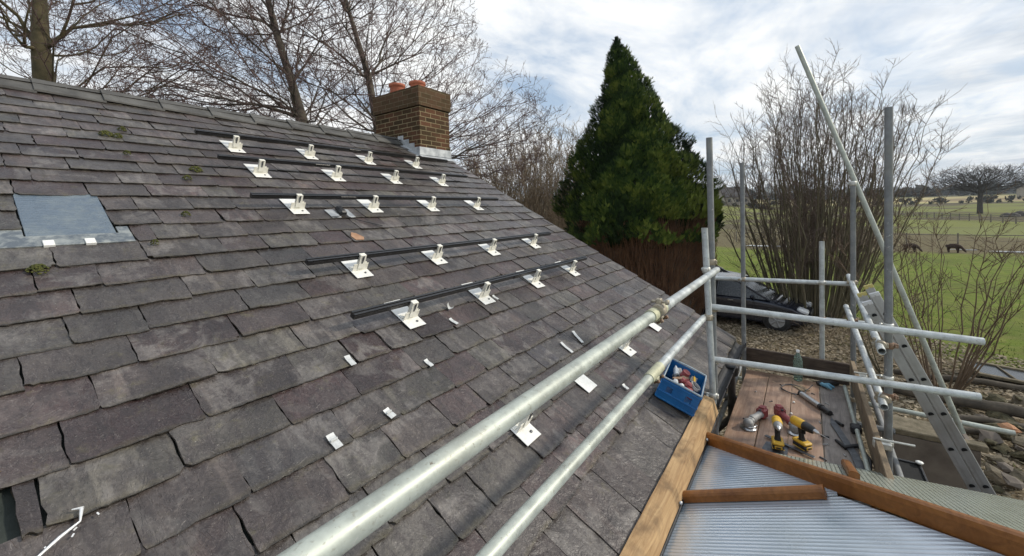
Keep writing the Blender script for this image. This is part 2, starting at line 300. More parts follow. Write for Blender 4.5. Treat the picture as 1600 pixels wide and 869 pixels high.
# ------------------------------------------------------------------ mesh helpers
class MB:
    def __init__(s): s.v = []; s.f = []; s.sm = []; s.uv = {}; s.col = []; s.mi = []
    def add(s, vs, fs, smooth=False, uvs=None, mi=0):
        b = len(s.v); s.v.extend([tuple(q) for q in vs])
        for k, f in enumerate(fs):
            if uvs is not None: s.uv[len(s.f)] = uvs[k]
            s.f.append(tuple(b+i for i in f)); s.sm.append(smooth); s.mi.append(mi)
        return b
    def box(s, c, size, rot=None, bev=0.0, smooth=False, mi=0):
        x, y, z = [q/2 for q in size]
        vs = []
        if bev > 0:
            bev = min(bev, x*.9, y*.9, z*.9); idx = {}
            for sx in (-1, 1):
                for sy in (-1, 1):
                    for sz in (-1, 1):
                        for ax in range(3):
                            p = [sx*(x-bev), sy*(y-bev), sz*(z-bev)]
                            p[ax] = (sx*x, sy*y, sz*z)[ax]
                            idx[(sx, sy, sz, ax)] = len(vs); vs.append(p)
            fs = []
            for ax in range(3):
                o = [a for a in range(3) if a != ax]
                for sg in (-1, 1):
                    q = []
                    for a, b in ((-1, -1), (1, -1), (1, 1), (-1, 1)):
                        k = [0, 0, 0]; k[ax] = sg; k[o[0]] = a; k[o[1]] = b; q.append(idx[(*k, ax)])
                    fs.append(q if (sg == 1) != (ax == 1) else q[::-1])
                for a in (-1, 1):
                    for b in (-1, 1):
                        k0 = [0, 0, 0]; k1 = [0, 0, 0]; k0[ax] = -1; k1[ax] = 1
                        for k in (k0, k1): k[o[0]] = a; k[o[1]] = b
                        q = [idx[(*k0, o[0])], idx[(*k1, o[0])], idx[(*k1, o[1])], idx[(*k0, o[1])]]
                        fs.append(q if (a*b == 1) != (ax == 1) else q[::-1])
            for sx in (-1, 1):
                for sy in (-1, 1):
                    for sz in (-1, 1):
                        q = [idx[(sx, sy, sz, a)] for a in range(3)]
                        fs.append(q if sx*sy*sz == 1 else q[::-1])
        else:
            vs = [(-x, -y, -z), (x, -y, -z), (x, y, -z), (-x, y, -z), (-x, -y, z), (x, -y, z), (x, y, z), (-x, y, z)]
            fs = [(0, 3, 2, 1), (4, 5, 6, 7), (0, 1, 5, 4), (1, 2, 6, 5), (2, 3, 7, 6), (3, 0, 4, 7)]
        rt = rot if rot is not None else Matrix.Identity(3)
        c = Vector(c); s.add([tuple(rt @ Vector(v) + c) for v in vs], fs, smooth, mi=mi)
        return s
    def tube(s, pts, rad, n=12, caps=True, hollow=0.0, smooth=True):
        pts = [Vector(p) for p in pts]
        if isinstance(rad, (int, float)): rad = [rad]*len(pts)
        t0 = (pts[1]-pts[0]).normalized(); a = Vector((0, 0, 1)) if abs(t0.z) < .9 else Vector((1, 0, 0))
        u = t0.cross(a).normalized(); vs = []
        for i, p in enumerate(pts):
            t = (pts[min(i+1, len(pts)-1)]-pts[max(i-1, 0)]).normalized()
            u = (u - t*u.dot(t)).normalized(); w_ = t.cross(u)
            for k in range(n):
                an = 2*math.pi*k/n; vs.append(p + (u*math.cos(an)+w_*math.sin(an))*rad[i])
        m_ = len(pts); fs = [(i*n+k, i*n+(k+1) % n, (i+1)*n+(k+1) % n, (i+1)*n+k) for i in range(m_-1) for k in range(n)]
        s.add(vs, fs, smooth)
        if caps:
            if hollow > 0:
                for e, sg in ((0, 1), (m_-1, -1)):
                    t = (pts[1]-pts[0]).normalized() if e == 0 else (pts[-1]-pts[-2]).normalized()
                    ring = vs[e*n:(e+1)*n]; inner = [pts[e]+(q-pts[e])*hollow for q in ring]
                    deep = [q + t*sg*rad[e]*5 for q in inner]
                    s.add(ring+inner, [(k, (k+1) % n, n+(k+1) % n, n+k) if e else (n+k, n+(k+1) % n, (k+1) % n, k) for k in range(n)])
                    s.add(inner+deep, [(k, (k+1) % n, n+(k+1) % n, n+k) for k in range(n)])
                    s.add(deep, [tuple(range(n))])
            else: s.add(vs[:n], [tuple(range(n))[::-1]]); s.add(vs[-n:], [tuple(range(n))])
        return s
    def lathe(s, prof, c=(0, 0, 0), n=20, rot=None, smooth=True):
        vs = []; rt = rot if rot is not None else Matrix.Identity(3); c = Vector(c)
        for r_, z in prof:
            for k in range(n): a = 2*math.pi*k/n; vs.append(tuple(rt @ Vector((r_*math.cos(a), r_*math.sin(a), z)) + c))
        fs = [(i*n+k, i*n+(k+1) % n, (i+1)*n+(k+1) % n, (i+1)*n+k) for i in range(len(prof)-1) for k in range(n)]
        s.add(vs, fs, smooth)
        if prof[0][0] > 1e-4: s.add(vs[:n], [tuple(range(n))[::-1]])
        if prof[-1][0] > 1e-4: s.add(vs[-n:], [tuple(range(n))])
        return s
    def prism(s, poly, a, b, ax=(0, 1, 2), mi=0):
        """poly in 2D (axes ax[0], ax[1]) extruded along ax[2] from a to b"""
        def P(q, h): v = [0, 0, 0]; v[ax[0]] = q[0]; v[ax[1]] = q[1]; v[ax[2]] = h; return v
        n = len(poly); vs = [P(q, a) for q in poly]+[P(q, b) for q in poly]
        s.add(vs, [tuple(range(n))[::-1], tuple(range(n, 2*n))]+[(k, (k+1) % n, n+(k+1) % n, n+k) for k in range(n)], mi=mi)
        return s
    def xf(s, mat):
        s.v = [tuple(mat @ Vector(v)) for v in s.v]; return s
    def build(s, name, mat, parent=None, loc=None, tint=None):
        me = bpy.data.meshes.new(name); me.from_pydata(s.v, [], s.f)
        me.polygons.foreach_set('use_smooth', s.sm)
        if s.uv:
            ul = me.uv_layers.new(name='UVMap'); i = 0
            for k, f in enumerate(s.f):
                for j in range(len(f)):
                    if k in s.uv: ul.data[i].uv = s.uv[k][j]
                    i += 1
        for q in (mat if isinstance(mat, (list, tuple)) else [mat]): me.materials.append(MT[q])
        if any(s.mi): me.polygons.foreach_set('material_index', s.mi)
        if s.col:
            ca = me.color_attributes.new('tint', 'FLOAT_COLOR', 'POINT')
            ca.data.foreach_set('color', np.array(s.col, dtype=np.float32).ravel())
        me.update()
        o = bpy.data.objects.new(name, me); C.objects.link(o)
        if parent is not None: o.parent = parent
        if loc is not None: o.location = loc
        return o
def fast_mesh(name, verts, faces, mat, parent=None, tint=None, smooth=False):
    """verts (N,3) array, faces (M,k) array of one face size"""
    me = bpy.data.meshes.new(name); v = np.asarray(verts, np.float32); f = np.asarray(faces, np.int32); k = f.shape[1]
    me.vertices.add(len(v)); me.vertices.foreach_set('co', v.ravel())
    me.loops.add(f.size); me.loops.foreach_set('vertex_index', f.ravel())
    me.polygons.add(len(f)); me.polygons.foreach_set('loop_start', np.arange(0, f.size, k, dtype=np.int32))
    me.polygons.foreach_set('loop_total', np.full(len(f), k, np.int32))
    if smooth: me.polygons.foreach_set('use_smooth', np.ones(len(f), bool))
    me.materials.append(MT[mat])
    if tint is not None:
        ca = me.color_attributes.new('tint', 'FLOAT_COLOR', 'POINT'); t4 = np.ones((len(v), 4), np.float32); t4[:, 0] = tint
        ca.data.foreach_set('color', t4.ravel())
    me.update(calc_edges=True); me.validate()
    o = bpy.data.objects.new(name, me); C.objects.link(o)
    if parent is not None: o.parent = parent
    return o
def tag(o, label, cat, group=None):
    o['label'] = label; o['category'] = cat
    if group: o['group'] = group
    return o
def thing(name, loc, label, cat, group=None, rot=None):
    o = bpy.data.objects.new(name, None); o.empty_display_size = .2; C.objects.link(o); o.location = loc
    if rot is not None: o.rotation_euler = rot
    return tag(o, label, cat, group)
def struct(o, kind='structure'): o['kind'] = kind; return o
def copy_tree(o, parent=None):
    c = o.copy(); C.objects.link(c)
    if parent is not None: c.parent = parent; c.matrix_parent_inverse = Matrix.Identity(4)
    for ch in list(o.children): copy_tree(ch, c)
    return c
def segs_mesh(A, B, ra, rb, n=3):
    """prisms between points A[i] and B[i]"""
    A = np.asarray(A, float); B = np.asarray(B, float); ra = np.asarray(ra, float); rb = np.asarray(rb, float)
    t = B-A; L = np.linalg.norm(t, axis=1, keepdims=True)+1e-9; t = t/L
    a = np.where(np.abs(t[:, 2:3]) < .9, np.array([[0, 0, 1.]]), np.array([[1., 0, 0]]))
    u = np.cross(t, a); u /= np.linalg.norm(u, axis=1, keepdims=True)+1e-9; w_ = np.cross(t, u)
    vs = []
    for P, r_ in ((A, ra), (B, rb)):
        for k in range(n):
            an = 2*math.pi*k/n; vs.append(P+(u*math.cos(an)+w_*math.sin(an))*r_[:, None])
    V = np.stack(vs, 1).reshape(-1, 3); N = len(A); base = (np.arange(N)*2*n)[:, None]
    F = np.concatenate([base+np.array([[k, (k+1) % n, n+(k+1) % n, n+k]]) for k in range(n)], 0)
    return V, F
# ------------------------------------------------------------------ roof coordinates
def RP(x, s, h=0.0):
    return Vector((x, D*math.sin(SL)+s*math.cos(SL)-h*math.sin(SL), -D*math.cos(SL)+s*math.sin(SL)+h*math.cos(SL)))
RM = Matrix(((1, 0, 0), (0, math.cos(SL), -math.sin(SL)), (0, math.sin(SL), math.cos(SL))))   # local (x, s, h) -> world
ORG = RP(0, 0, 0)
X0, X1, S0, S1 = -1.6, 5.38, -.17, 5.50
# ------------------------------------------------------------------ ground
def terr(x, y):
    r = np.hypot(x, y); a = np.arctan2(y, x)
    z = GZ + 0*r
    t = np.clip((r-110)/420, 0, 1); z = z + 7.4*t*t*(3-2*t)
    t = np.clip((r-700)/2600, 0, 1); h = 62+26*np.sin(a*7+1.0)+14*np.sin(a*17+.4)+6*np.sin(a*41)
    z = z + h*t*t*(3-2*t)
    z = z + np.where(r > 9, .05*np.sin(x*.9+.3*y)*np.cos(y*.8), 0)
    lft = np.clip((a-.02)/.12, 0, 1)*np.clip((r-60)/200, 0, 1)
    return z + lft*4.5
radii = np.concatenate([[0.0], np.geomspace(1.5, 6000, 110)]); nA = 240
ang = np.linspace(0, 2*math.pi, nA, endpoint=False)
RR, AA = np.meshgrid(radii, ang, indexing='ij'); gx = RR*np.cos(AA); gy = RR*np.sin(AA); gz = terr(gx, gy)
V = np.stack([gx, gy, gz], -1).reshape(-1, 3)
F = np.array([(i*nA+j, (i+1)*nA+j, (i+1)*nA+(j+1) % nA, i*nA+(j+1) % nA) for i in range(len(radii)-1) for j in range(nA)])
m = NM('ground'); co = m.co('Object'); sp = m.n('ShaderNodeSeparateXYZ'); m.l(co, sp.inputs[0]); X_, Y_ = sp.outputs[0], sp.outputs[1]
nl = m.noise(co, .35, 6, .6); nm_ = m.noise(co, 2.6, 7, .65); ns = m.noise(co, 26, 5, .7)
mulch = m.ramp(ns, [(.30, (.055, .042, .027)), (.45, (.12, .092, .058)), (.58, (.20, .165, .105)), (.70, (.36, .31, .22))])
mulch = m.mix(m.ramp(nm_, [(.56, 0.), (.68, .6)]), mulch, (.075, .085, .022))
grass = m.ramp(nm_, [(.3, (.085, .13, .018)), (.5, (.130, .175, .026)), (.7, (.19, .20, .055))])
grass = m.mix(m.ramp(m.noise(m.co('Object', (1.6, .5, 1)), 1.1, 8, .7), [(.42, 0.), (.66, .7)]), grass, (.17, .165, .05))
grass = m.mix(m.ramp(nl, [(.45, 0.), (.7, .6)]), grass, (.085, .10, .028))
mud = m.ramp(nm_, [(.3, (.085, .070, .038)), (.55, (.15, .125, .070)), (.75, (.14, .15, .05))])
xw = m.math('ADD', X_, m.math('MULTIPLY_ADD', nm_, 2.4, -1.2))
edge = m.math('ADD', xw, m.math('MULTIPLY', Y_, -1.05))     # further right the lawn comes nearer
f_g = m.ramp(m.math('MULTIPLY_ADD', edge, .05, -.35), [(.50, 0.), (.54, 1.)])
col = m.mix(f_g, mulch, grass)
f_m = m.ramp(m.math('MULTIPLY', m.math('ADD', X_, m.math('MULTIPLY_ADD', nl, 8., -4.)), .01), [(.415, 0.), (.435, 1.)])
col = m.mix(f_m, col, mud)
f_y = m.ramp(m.math('MULTIPLY', m.math('ADD', X_, m.math('MULTIPLY', Y_, .5)), .002), [(.14, 0.), (.16, 1.)])
pasture = m.mix(m.ramp(m.noise(co, .03, 4), [(.45, 0.), (.55, 1.)]), (.10, .085, .05), (.17, .18, .055))
col = m.mix(m.ramp(m.math('MULTIPLY', m.math('MULTIPLY_ADD', Y_, -1.1, X_), .005), [(.39, 0.), (.41, 1.)]), col, (.17, .18, .065))
col = m.mix(f_y, col, pasture)
rad = m.n('ShaderNodeVectorMath', operation='LENGTH'); m.l(co, rad.inputs[0]); rl = rad.outputs['Value']
f_s = m.ramp(m.math('MULTIPLY', rl, .001), [(.27, 0.), (.275, 1.), (.40, 1.), (.41, 0.)])
col = m.mix(f_s, col, m.mix(m.ramp(m.noise(co, .012, 2), [(.4, 0.), (.6, 1.)]), (.22, .17, .10), (.46, .40, .19)))
f_h = m.ramp(m.math('MULTIPLY', rl, .0005), [(.215, 0.), (.23, 1.)])
col = m.mix(f_h, col, m.ramp(m.noise(co, .006, 3), [(.4, (.05, .06, .04)), (.6, (.10, .10, .065))]))
MT['ground'] = m.fin(col, .95, 0., m.bump(ns, .6, .03, m.bump(nm_, .4, .08)), .1)
struct(fast_mesh('ground', V, F, 'ground', smooth=True))
# ------------------------------------------------------------------ house
house = thing('bungalow', (X0, 1.0, GZ), 'single storey brick bungalow with a riven slate roof and a brick chimney', 'house')
HO = Vector(house.location)
def hb(mb, name, mat, parent=None):                                # house parts, world coordinates
    par = parent or house; off = HO
    o = mb.build(name, mat, par)
    o.location = -HO if par is house else (0, 0, 0)
    return o
rY, rZ = RP(0, S1).y, RP(0, S1).z
# under-roof body: closed prism of felt with gable ends
mb = MB(); e = RP(0, S0+.02, -.02); q = RP(0, S1, -.02); bY = 2*rY-e.y
mb.add([(X0+.02, e.y, e.z), (X1-.02, e.y, e.z), (X1-.02, rY, q.z), (X0+.02, rY, q.z), (X1-.02, bY, e.z), (X0+.02, bY, e.z)],
       [(0, 1, 2, 3), (3, 2, 4, 5), (0, 5, 4, 1)])
hb(mb, 'roof_felt', 'membrane')
mb = MB(); wy0, wy1 = e.y+.28, bY-.28; zt = e.z-.03
for (xa, xb, ya, yb) in ((X0+.1, X1-.06, wy0, wy0+.25), (X0+.1, X1-.06, wy1-.25, wy1)):
    mb.box(((xa+xb)/2, (ya+yb)/2, (GZ+zt)/2), (xb-xa, yb-ya, zt-GZ))
for xa in (X0+.1, X1-.31):
    mb.prism([(wy0+.251, GZ), (wy1-.251, GZ), (wy1-.251, zt), (rY, q.z-.16), (wy0+.251, zt)], xa, xa+.25, (1, 2, 0))
hb(mb, 'wall', 'render_wall')
# slates
def tint_for():
    return [random.random()**.9, min(1, max(0, random.gauss(.5, .24))), random.random(), 1]
def slate(mb, x0, x1, s0, length, thick, tail):
    nx = max(6, int((x1-x0)/.018)); ny = 6; L = length
    cl = random.uniform(.008, .026) if random.random() < .16 else random.uniform(.001, .005); cr_ = random.uniform(.008, .026) if random.random() < .16 else random.uniform(.001, .005)
    tilt = random.gauss(0, .0022); yaw = random.gauss(0, .008); dz = random.gauss(0, .0018); ph = random.uniform(0, 9)
    dist_ = []; pts = []; uvs = []; ou, ov = random.uniform(0, 50), random.uniform(0, 50); w_ = x1-x0
    jit = [random.gauss(0, .0013) for _ in range(nx+1)]; w1 = random.uniform(0, 9); jit = [q+.0014*math.sin(w1+i*.35) for i, q in enumerate(jit)]
    for _ in range(random.choice((0, 0, 1, 1, 2))):
        k = random.randrange(nx); wd_ = random.choice((1, 2, 3)); dd_ = random.uniform(.003, .011)
        for q in range(max(0, k-wd_), min(nx, k+wd_)+1): jit[q] += dd_*(1-abs(q-k)/(wd_+1))
    lj = [random.gauss(0, .0024) for _ in range(ny+1)]; rj = [random.gauss(0, .0024) for _ in range(ny+1)]
    for j in range(ny+1):
        v = j/ny; vv = v**1.3
        for i in range(nx+1):
            u = i/nx; x = x0+u*w_; s_ = s0+vv*L
            if j == 0:
                s_ += jit[i]
                if i == 0: s_ += cl; x += .2*cl
                if i == nx: s_ += cr_; x -= .2*cr_
            if j == 1:
                pass
            if i == 0: x += lj[j]+(cl*.5 if j == 0 else 0)
            if i == nx: x += rj[j]-(cr_*.5 if j == 0 else 0)
            s_ += (u-.5)*w_*yaw
            h = tail*(1-vv*L/.27)+thick*.35+tilt*(u-.5)*2+dz*(1-vv)+.0012*math.sin(ph+u*5+v*3)
            pts.append((x, s_, h))
            uvs.append((x+ou, s_+ov)); dist_.append((s_-s0)/.06)
    nv = (nx+1)*(ny+1); rim = [i for i in range(nx+1)]
    fs = []; fu = []
    I = lambda i, j: j*(nx+1)+i
    for j in range(ny):
        for i in range(nx):
            q = (I(i, j), I(i+1, j), I(i+1, j+1), I(i, j+1)); fs.append(q); fu.append([uvs[k] for k in q])
    # skirt along bottom and both sides
    loop = [I(0, j) for j in range(ny, 0, -1)]+[I(i, 0) for i in range(nx+1)]+[I(nx, j) for j in range(1, ny+1)]
    low = []
    for k in loop:
        p = pts[k]; low.append(len(pts)); pts.append((p[0]+random.gauss(0, .0012), p[1]+random.gauss(.0015, .0015), p[2]-thick)); dist_.append(0); uvs.append((uvs[k][0], uvs[k][1]-.01))
    for a in range(len(loop)-1):
        q = (loop[a], low[a], low[a+1], loop[a+1]); fs.append(q); fu.append([uvs[k] for k in q])
    b = len(mb.v); t = tint_for()
    mb.add(pts, fs, False, fu); mb.col.extend([[t[0], t[1], t[2], max(0., min(1., q))] for q in dist_])
mb = MB(); prev = []
tails = [S0]+[-.057+.2*i for i in range(1, 28)]
for ci, s0 in enumerate(tails):
    x = X0-random.uniform(0, .2); joints = []
    while x < X1:
        for _ in range(20):
            w_ = random.choice((.22, .26, .30, .30, .34, .38, .42))*random.uniform(.92, 1.08)
            if all(abs(x+w_-j) > .055 for j in prev): break
        xe = min(x+w_, X1+random.uniform(-.004, .012)); joints.append(xe)
        if xe < X1-.01 and X1-xe < .09: xe = X1
        g = random.uniform(.002, .005) if random.random() < .8 else random.uniform(.006, .011)
        L = (.235 if s0 > 0 else .34) if s0+.25 < S1 else S1+.01-s0
        a, b = max(x, X0)+g*.5, xe-g*.5
        parts = [(a, b)]
        def cut(parts, lo, hi):
            o = []
            for (p, q_) in parts:
                if q_ <= lo or p >= hi: o.append((p, q_)); continue
                if p < lo-.03: o.append((p, lo))
                if q_ > hi+.03: o.append((hi, q_))
            return o
        if 2.70 < s0 < 3.30: parts = cut(parts, .300, .660)
        if 2.70 < s0 < 2.80: parts = cut(parts, .17, .725)
        if 1.10 < s0 < 1.3: parts = cut(parts, -.20, .125)
        if s0 > 4.80: parts = cut(parts, 4.69, 5.395) if s0 > 4.9 else parts
        for (p, q_) in parts:
            if q_-p > .03: slate(mb, p, q_, s0+random.gauss(0, .0035), L, random.uniform(.006, .0105), .0135)
        x = xe
        if xe >= X1: break
    prev = joints
SM = Matrix.Translation(ORG) @ RM.to_4x4()
mb.xf(SM); hb(mb, 'slate_roof', 'slate')
# far slope of the roof: same slates laid coarser
mb = MB(); st = random.getstate()
for i in range(28):
    s0 = -.057+.2*i if i else S0; x = X0
    while x < X1:
        xe = min(x+random.uniform(.28, .42), X1); L = .235
        t = tint_for(); b = [(x+.002, s0, .018), (xe-.002, s0, .018), (xe-.002, s0+L, .002), (x+.002, s0+L, .002), (x+.002, s0, .009), (xe-.002, s0, .009)]
        mb.add(b, [(0, 1, 2, 3), (4, 5, 1, 0)], False, [[(q[0]+i, q[1]) for q in (b[0], b[1], b[2], b[3])], [(0, 0)]*4]); mb.col.extend([t]*6); x = xe
mb.xf(SM); mb.v = [(v[0], 2*rY-v[1], v[2]) for v in mb.v]; mb.f = [f[::-1] for f in mb.f]
hb(mb, 'far_slope', 'slate')
# ridge tiles
def ridge_tile(x0, x1, first):
    mb = MB(); ln = x1-x0; t = .018; wdt = .145
    for sg in (1, -1):
        p0 = Vector((0, rY, RP(0, S1, 0).z+.082)); dn = RP(0, S1-wdt, .034)
        y0, z0 = rY, p0.z; y1, z1 = dn.y, dn.z
        if sg < 0: y1 = 2*rY-y1
        vs = [(x0, y0, z0), (x1, y0, z0), (x1, y1, z1), (x0, y1, z1), (x0, y0, z0-t), (x1, y0, z0-t), (x1, y1, z1-t), (x0, y1, z1-t)]
        vs = [(a_, b_, c_+(.013 if a_ == x0 else -.006)+random.uniform(-.003, .003)) for a_, b_, c_ in vs]
        fs = [(3, 2, 1, 0), (7, 6, 2, 3), (6, 5, 1, 2), (4, 7, 3, 0)]
        if sg < 0: fs = [f[::-1] for f in fs]
        mb.add(vs, fs)
    # roll along the top and raised joint collar
    mb.tube([(x0, rY, p0.z-.008), (x1, rY, p0.z-.016)], .014, 8)
    return mb
x = X0
while x < 4.66:
    xe = min(x+.445, 4.675); hb(ridge_tile(x-.02, xe-.004, 0), 'ridge_tile', 'ridge_slate'); x += .445
# verge mortar / undercloak on the far gable
mb = MB(); a = RP(X1-.01, S0, -.012); b = RP(X1-.01, S1, -.012)
mb.tube([a, b], .014, 6); hb(mb, 'verge', 'mortar')
# chimney
cx0, cx1, cy0, cy1, cz1, czc = 4.70, 5.385, 5.10, 6.22, 2.07, 1.745
def brick_box(mb, x0, x1, y0, y1, z0, z1, off=0):
    mb.add([(x0, y0, z0), (x1, y0, z0), (x1, y1, z0), (x0, y1, z0), (x0, y0, z1), (x1, y0, z1), (x1, y1, z1), (x0, y1, z1)],
           [(0, 1, 5, 4), (1, 2, 6, 5), (2, 3, 7, 6), (3, 0, 4, 7), (4, 5, 6, 7), (3, 2, 1, 0)], False,
           [[(x0, z0), (x1, z0), (x1, z1), (x0, z1)], [(y0, z0), (y1, z0), (y1, z1), (y0, z1)], [(x1, z0), (x0, z0), (x0, z1), (x1, z1)],
            [(y1+off, z0), (y0+off, z0), (y0+off, z1), (y1+off, z1)], [(x0, y0), (x1, y0), (x1, y1), (x0, y1)], [(x0, y1), (x1, y1), (x1, y0), (x0, y0)]])
mb = MB(); brick_box(mb, cx0, cx1, cy0, cy1, -.2, czc)
chim = hb(mb, 'chimney', 'brick')
mb = MB(); brick_box(mb, cx0-.028, cx1+.028, cy0-.028, cy1+.028, czc+.012, cz1, .06); hb(mb, 'corbel_course', 'brick_dark', chim)
mb = MB(); mb.box(((cx0+cx1)/2, (cy0+cy1)/2, cz1+.012), (cx1-cx0-.06, cy1-cy0-.06, .03), bev=.01); hb(mb, 'flaunching', 'mortar', chim)
for (px_, py_) in ((5.10, 5.56), (4.96, 5.93)):
    mb = MB(); z = cz1+.02
    mb.lathe([(.125, 0), (.122, .14), (.128, .155), (.142, .165), (.146, .19), (.140, .21), (.118, .212), (.112, .20), (.108, .02)], (px_, py_, z), 28)
    hb(mb, 'chimney_pot', 'terracotta', chim)
# lead apron and stepped flashing (near side face x=cx0, front face y=cy0)
mb = MB(); zb = 0.955
mb.box(((cx0+cx1)/2, cy0-.006, zb+.065), (cx1-cx0+.05, .012, .13), bev=.003)
mb.box((cx1+.012, cy0+.05, zb+.09), (.012, .12, .2), bev=.003)
p = [RP(cx0-.03, 4.80, .030), RP(cx1+.03, 4.80, .030), RP(cx1+.03, 4.935, .032), RP(cx0-.03, 4.935, .032)]
mb.add(p+[q_+Vector((0, 0, -.004)) for q_ in p], [(0, 1, 2, 3), (4, 5, 1, 0), (5, 6, 2, 1), (7, 4, 0, 3)])
hb(mb, 'apron_flashing', 'lead', chim)
mb = MB(); yy = cy0-.002; k = 0
slope = math.tan(SL)
while yy < 5.62:
    z0 = (yy-cy0)*slope+zb-.02; y1 = yy+.135
    zt_ = z0+.155
    vs = [(cx0-.007, yy, z0), (cx0-.007, y1, z0+.135*slope), (cx0-.007, y1, z0+.135*slope+.08), (cx0-.007, yy+.02, zt_), (cx0-.007, yy, zt_)]
    mb.add(vs, [(4, 3, 2, 1, 0)]); mb.add([(v[0]+.005, v[1], v[2]) for v in vs]+vs, [(k_, (k_+1) % 5, 5+(k_+1) % 5, 5+k_) for k_ in range(5)])
    yy += .135
mb.add([(cx0-.007, cy0, zb-.015), (cx0-.10, cy0-.0, zb-.028), (cx0-.10, 5.64, zb-.028+(5.64-cy0)*slope), (cx0-.007, 5.64, zb-.015+(5.64-cy0)*slope)], [(0, 1, 2, 3)])
hb(mb, 'stepped_flashing', 'lead', chim)
# rooflight: glass pane lying in the slates, lead apron below, two clips
def roofbox(mb, x0, x1, s0, s1, h0, h1, bev=.002):
    mb.box(RP((x0+x1)/2, (s0+s1)/2, (h0+h1)/2), (x1-x0, s1-s0, h1-h0), RM, bev)
    return mb
mb = MB(); roofbox(mb, .305, .655, 2.80, 3.37, .000, .008); rl_ = hb(mb, 'rooflight', 'rooflight_glass')
mb = MB(); roofbox(mb, .178, .718, 2.757, 2.86, -.001, .0125); roofbox(mb, .664, .718, 2.861, 2.94, -.001, .009); roofbox(mb, .178, .299, 2.861, 2.94, -.001, .009); hb(mb, 'lead_apron', 'lead_old', rl_)
for xc in (.375, .53):
    mb = MB(); roofbox(mb, xc-.021, xc+.021, 2.752, 2.80, .013, .020); roofbox(mb, xc-.021, xc+.021, 2.748, 2.7515, .002, .020); hb(mb, 'glass_clip', 'plate_white', rl_)
# gutter at the eaves beyond the scaffold
mb = MB(); gp = []
gy_, gz_ = RP(0, S0).y-.045, RP(0, S0).z-.035; n = 9
for xx in (3.55, X1+.03):
    for k in range(n): a = math.pi+math.pi*k/(n-1); gp.append((xx, gy_+.057*math.cos(a), gz_+.06*math.sin(a)+.01))
    for k in range(n): a = 2*math.pi-math.pi*k/(n-1); gp.append((xx, gy_+.052*math.cos(a), gz_+.055*math.sin(a)+.01))
N2 = 2*n; mb.add(gp, [(k, (k+1) % N2, N2+(k+1) % N2, N2+k) for k in range(N2)]+[tuple(range(N2))[::-1], tuple(range(N2, 2*N2))], False)
gut = hb(mb, 'gutter', 'black_plastic')
mb = MB(); mb.lathe([(.05, 0), (.05, -.06), (.036, -.10), (.036, -.55)], (4.62, gy_, gz_-.045), 14); mb.box((4.62, gy_, gz_-.06), (.15, .13, .10), bev=.012)
mb.tube([(4.62, gy_, gz_-.55), (4.62, gy_+.16, gz_-.75), (4.62, gy_+.16, GZ+.05)], .034, 12); hb(mb, 'downpipe', 'black_plastic', gut)
for xx in (3.9, 4.3, 4.9, 5.3):
    mb = MB(); mb.tube([(xx, gy_-.058+.0, gz_+.02), (xx, gy_-.05, gz_-.03), (xx, gy_, gz_-.062), (xx, gy_+.05, gz_-.03), (xx, gy_+.06, gz_+.02)], .007, 6); hb(mb, 'gutter_clip', 'black_plastic', gut)
# black conduit vent on the slates with its pale bedding and a loose cable
mb = MB(); roofbox(mb, 2.165, 2.225, 2.985, 3.10, .018, .060, .012); roofbox(mb, 2.172, 2.218, 2.978, 2.9845, .026, .052, .001); vt = hb(mb, 'cable_vent', 'black_plastic')
mb = MB(); pts = [RP(2.06, 2.96, .022), RP(2.12, 2.953, .030), RP(2.19, 2.97, .030), RP(2.26, 2.90, .024), RP(2.36, 2.83, .022), RP(2.46, 2.76, .024)]
mb.tube(pts, .0035, 6); hb(mb, 'loose_cable', 'black_plastic', vt)
mb = MB()
for (a0, a1, b0, b1) in ((2.235, 2.30, 2.95, 3.10), (2.07, 2.16, 2.955, 3.10)):
    roofbox(mb, a0, a1, b0, b1, .014, .0195, .004)
hb(mb, 'mortar_patch', 'lead', vt)
# split slate showing an orange fresh face
mb = MB(); pl = [(2.06, 2.56), (2.13, 2.552), (2.155, 2.59), (2.12, 2.66), (2.085, 2.68), (2.05, 2.62)]
b0 = [RP(a, b, .0225) for a, b in pl]; b1 = [RP(a, b, .010) for a, b in pl]; n = len(pl)
mb.add(b0+b1, [tuple(range(n))]+[(n+k, n+(k+1) % n, (k+1) % n, k) for k in range(n)]); hb(mb, 'broken_slate_face', 'orange_skin')
# ------------------------------------------------------------------ solar mounting brackets and rails
def make_bracket():
    b = thing('solar_bracket', (0, 0, 0), 'x', 'bracket', 'solar mounting brackets screwed to the slates')
    mb = MB(); mb.box((0, .145, .0), (.138, .29, .004), bev=.0012); mb.build('base_plate', 'plate_white', b)
    mb = MB(); mb.box((.0, .086, .031), (.122, .004, .060), bev=.001); mb.box((0, .122, .004), (.118, .034, .004), bev=.001)
    mb.box((0.0, .083, .076), (.050, .0045, .105), Matrix.Rotation(R(-5), 3, 'X'), bev=.001); mb.box((0.0, .100, .128), (.046, .034, .004), bev=.001)
    mb.box((0.038, .090, .060), (.016, .004, .024), bev=.001); mb.box((-.02, .098, .07), (.004, .028, .12), bev=.001)
    mb.build('upright', 'bracket_sunlit', b)
    mb = MB(); mb.lathe([(.0, .006), (.008, .006), (.008, 0)], (.025, .045, .002), 8); mb.lathe([(0., .005), (.007, .005), (.007, 0)], (0.0, .084, .07), 8, Matrix.Rotation(R(84), 3, 'X'))
    mb.lathe([(0., .004), (.006, .004), (.006, 0)], (0.0, .080, .12), 8, Matrix.Rotation(R(84), 3, 'X'))
    mb.build('bolt', 'dark_steel', b)
    mb = MB(); mb.box((0.0, .0785, .098), (.012, .003, .034), Matrix.Rotation(R(-5), 3, 'X')); mb.build('slot_shade', 'dark_steel', b)  # dark slip on the tongue paints the shade inside its slot
    return b
br0 = make_bracket()
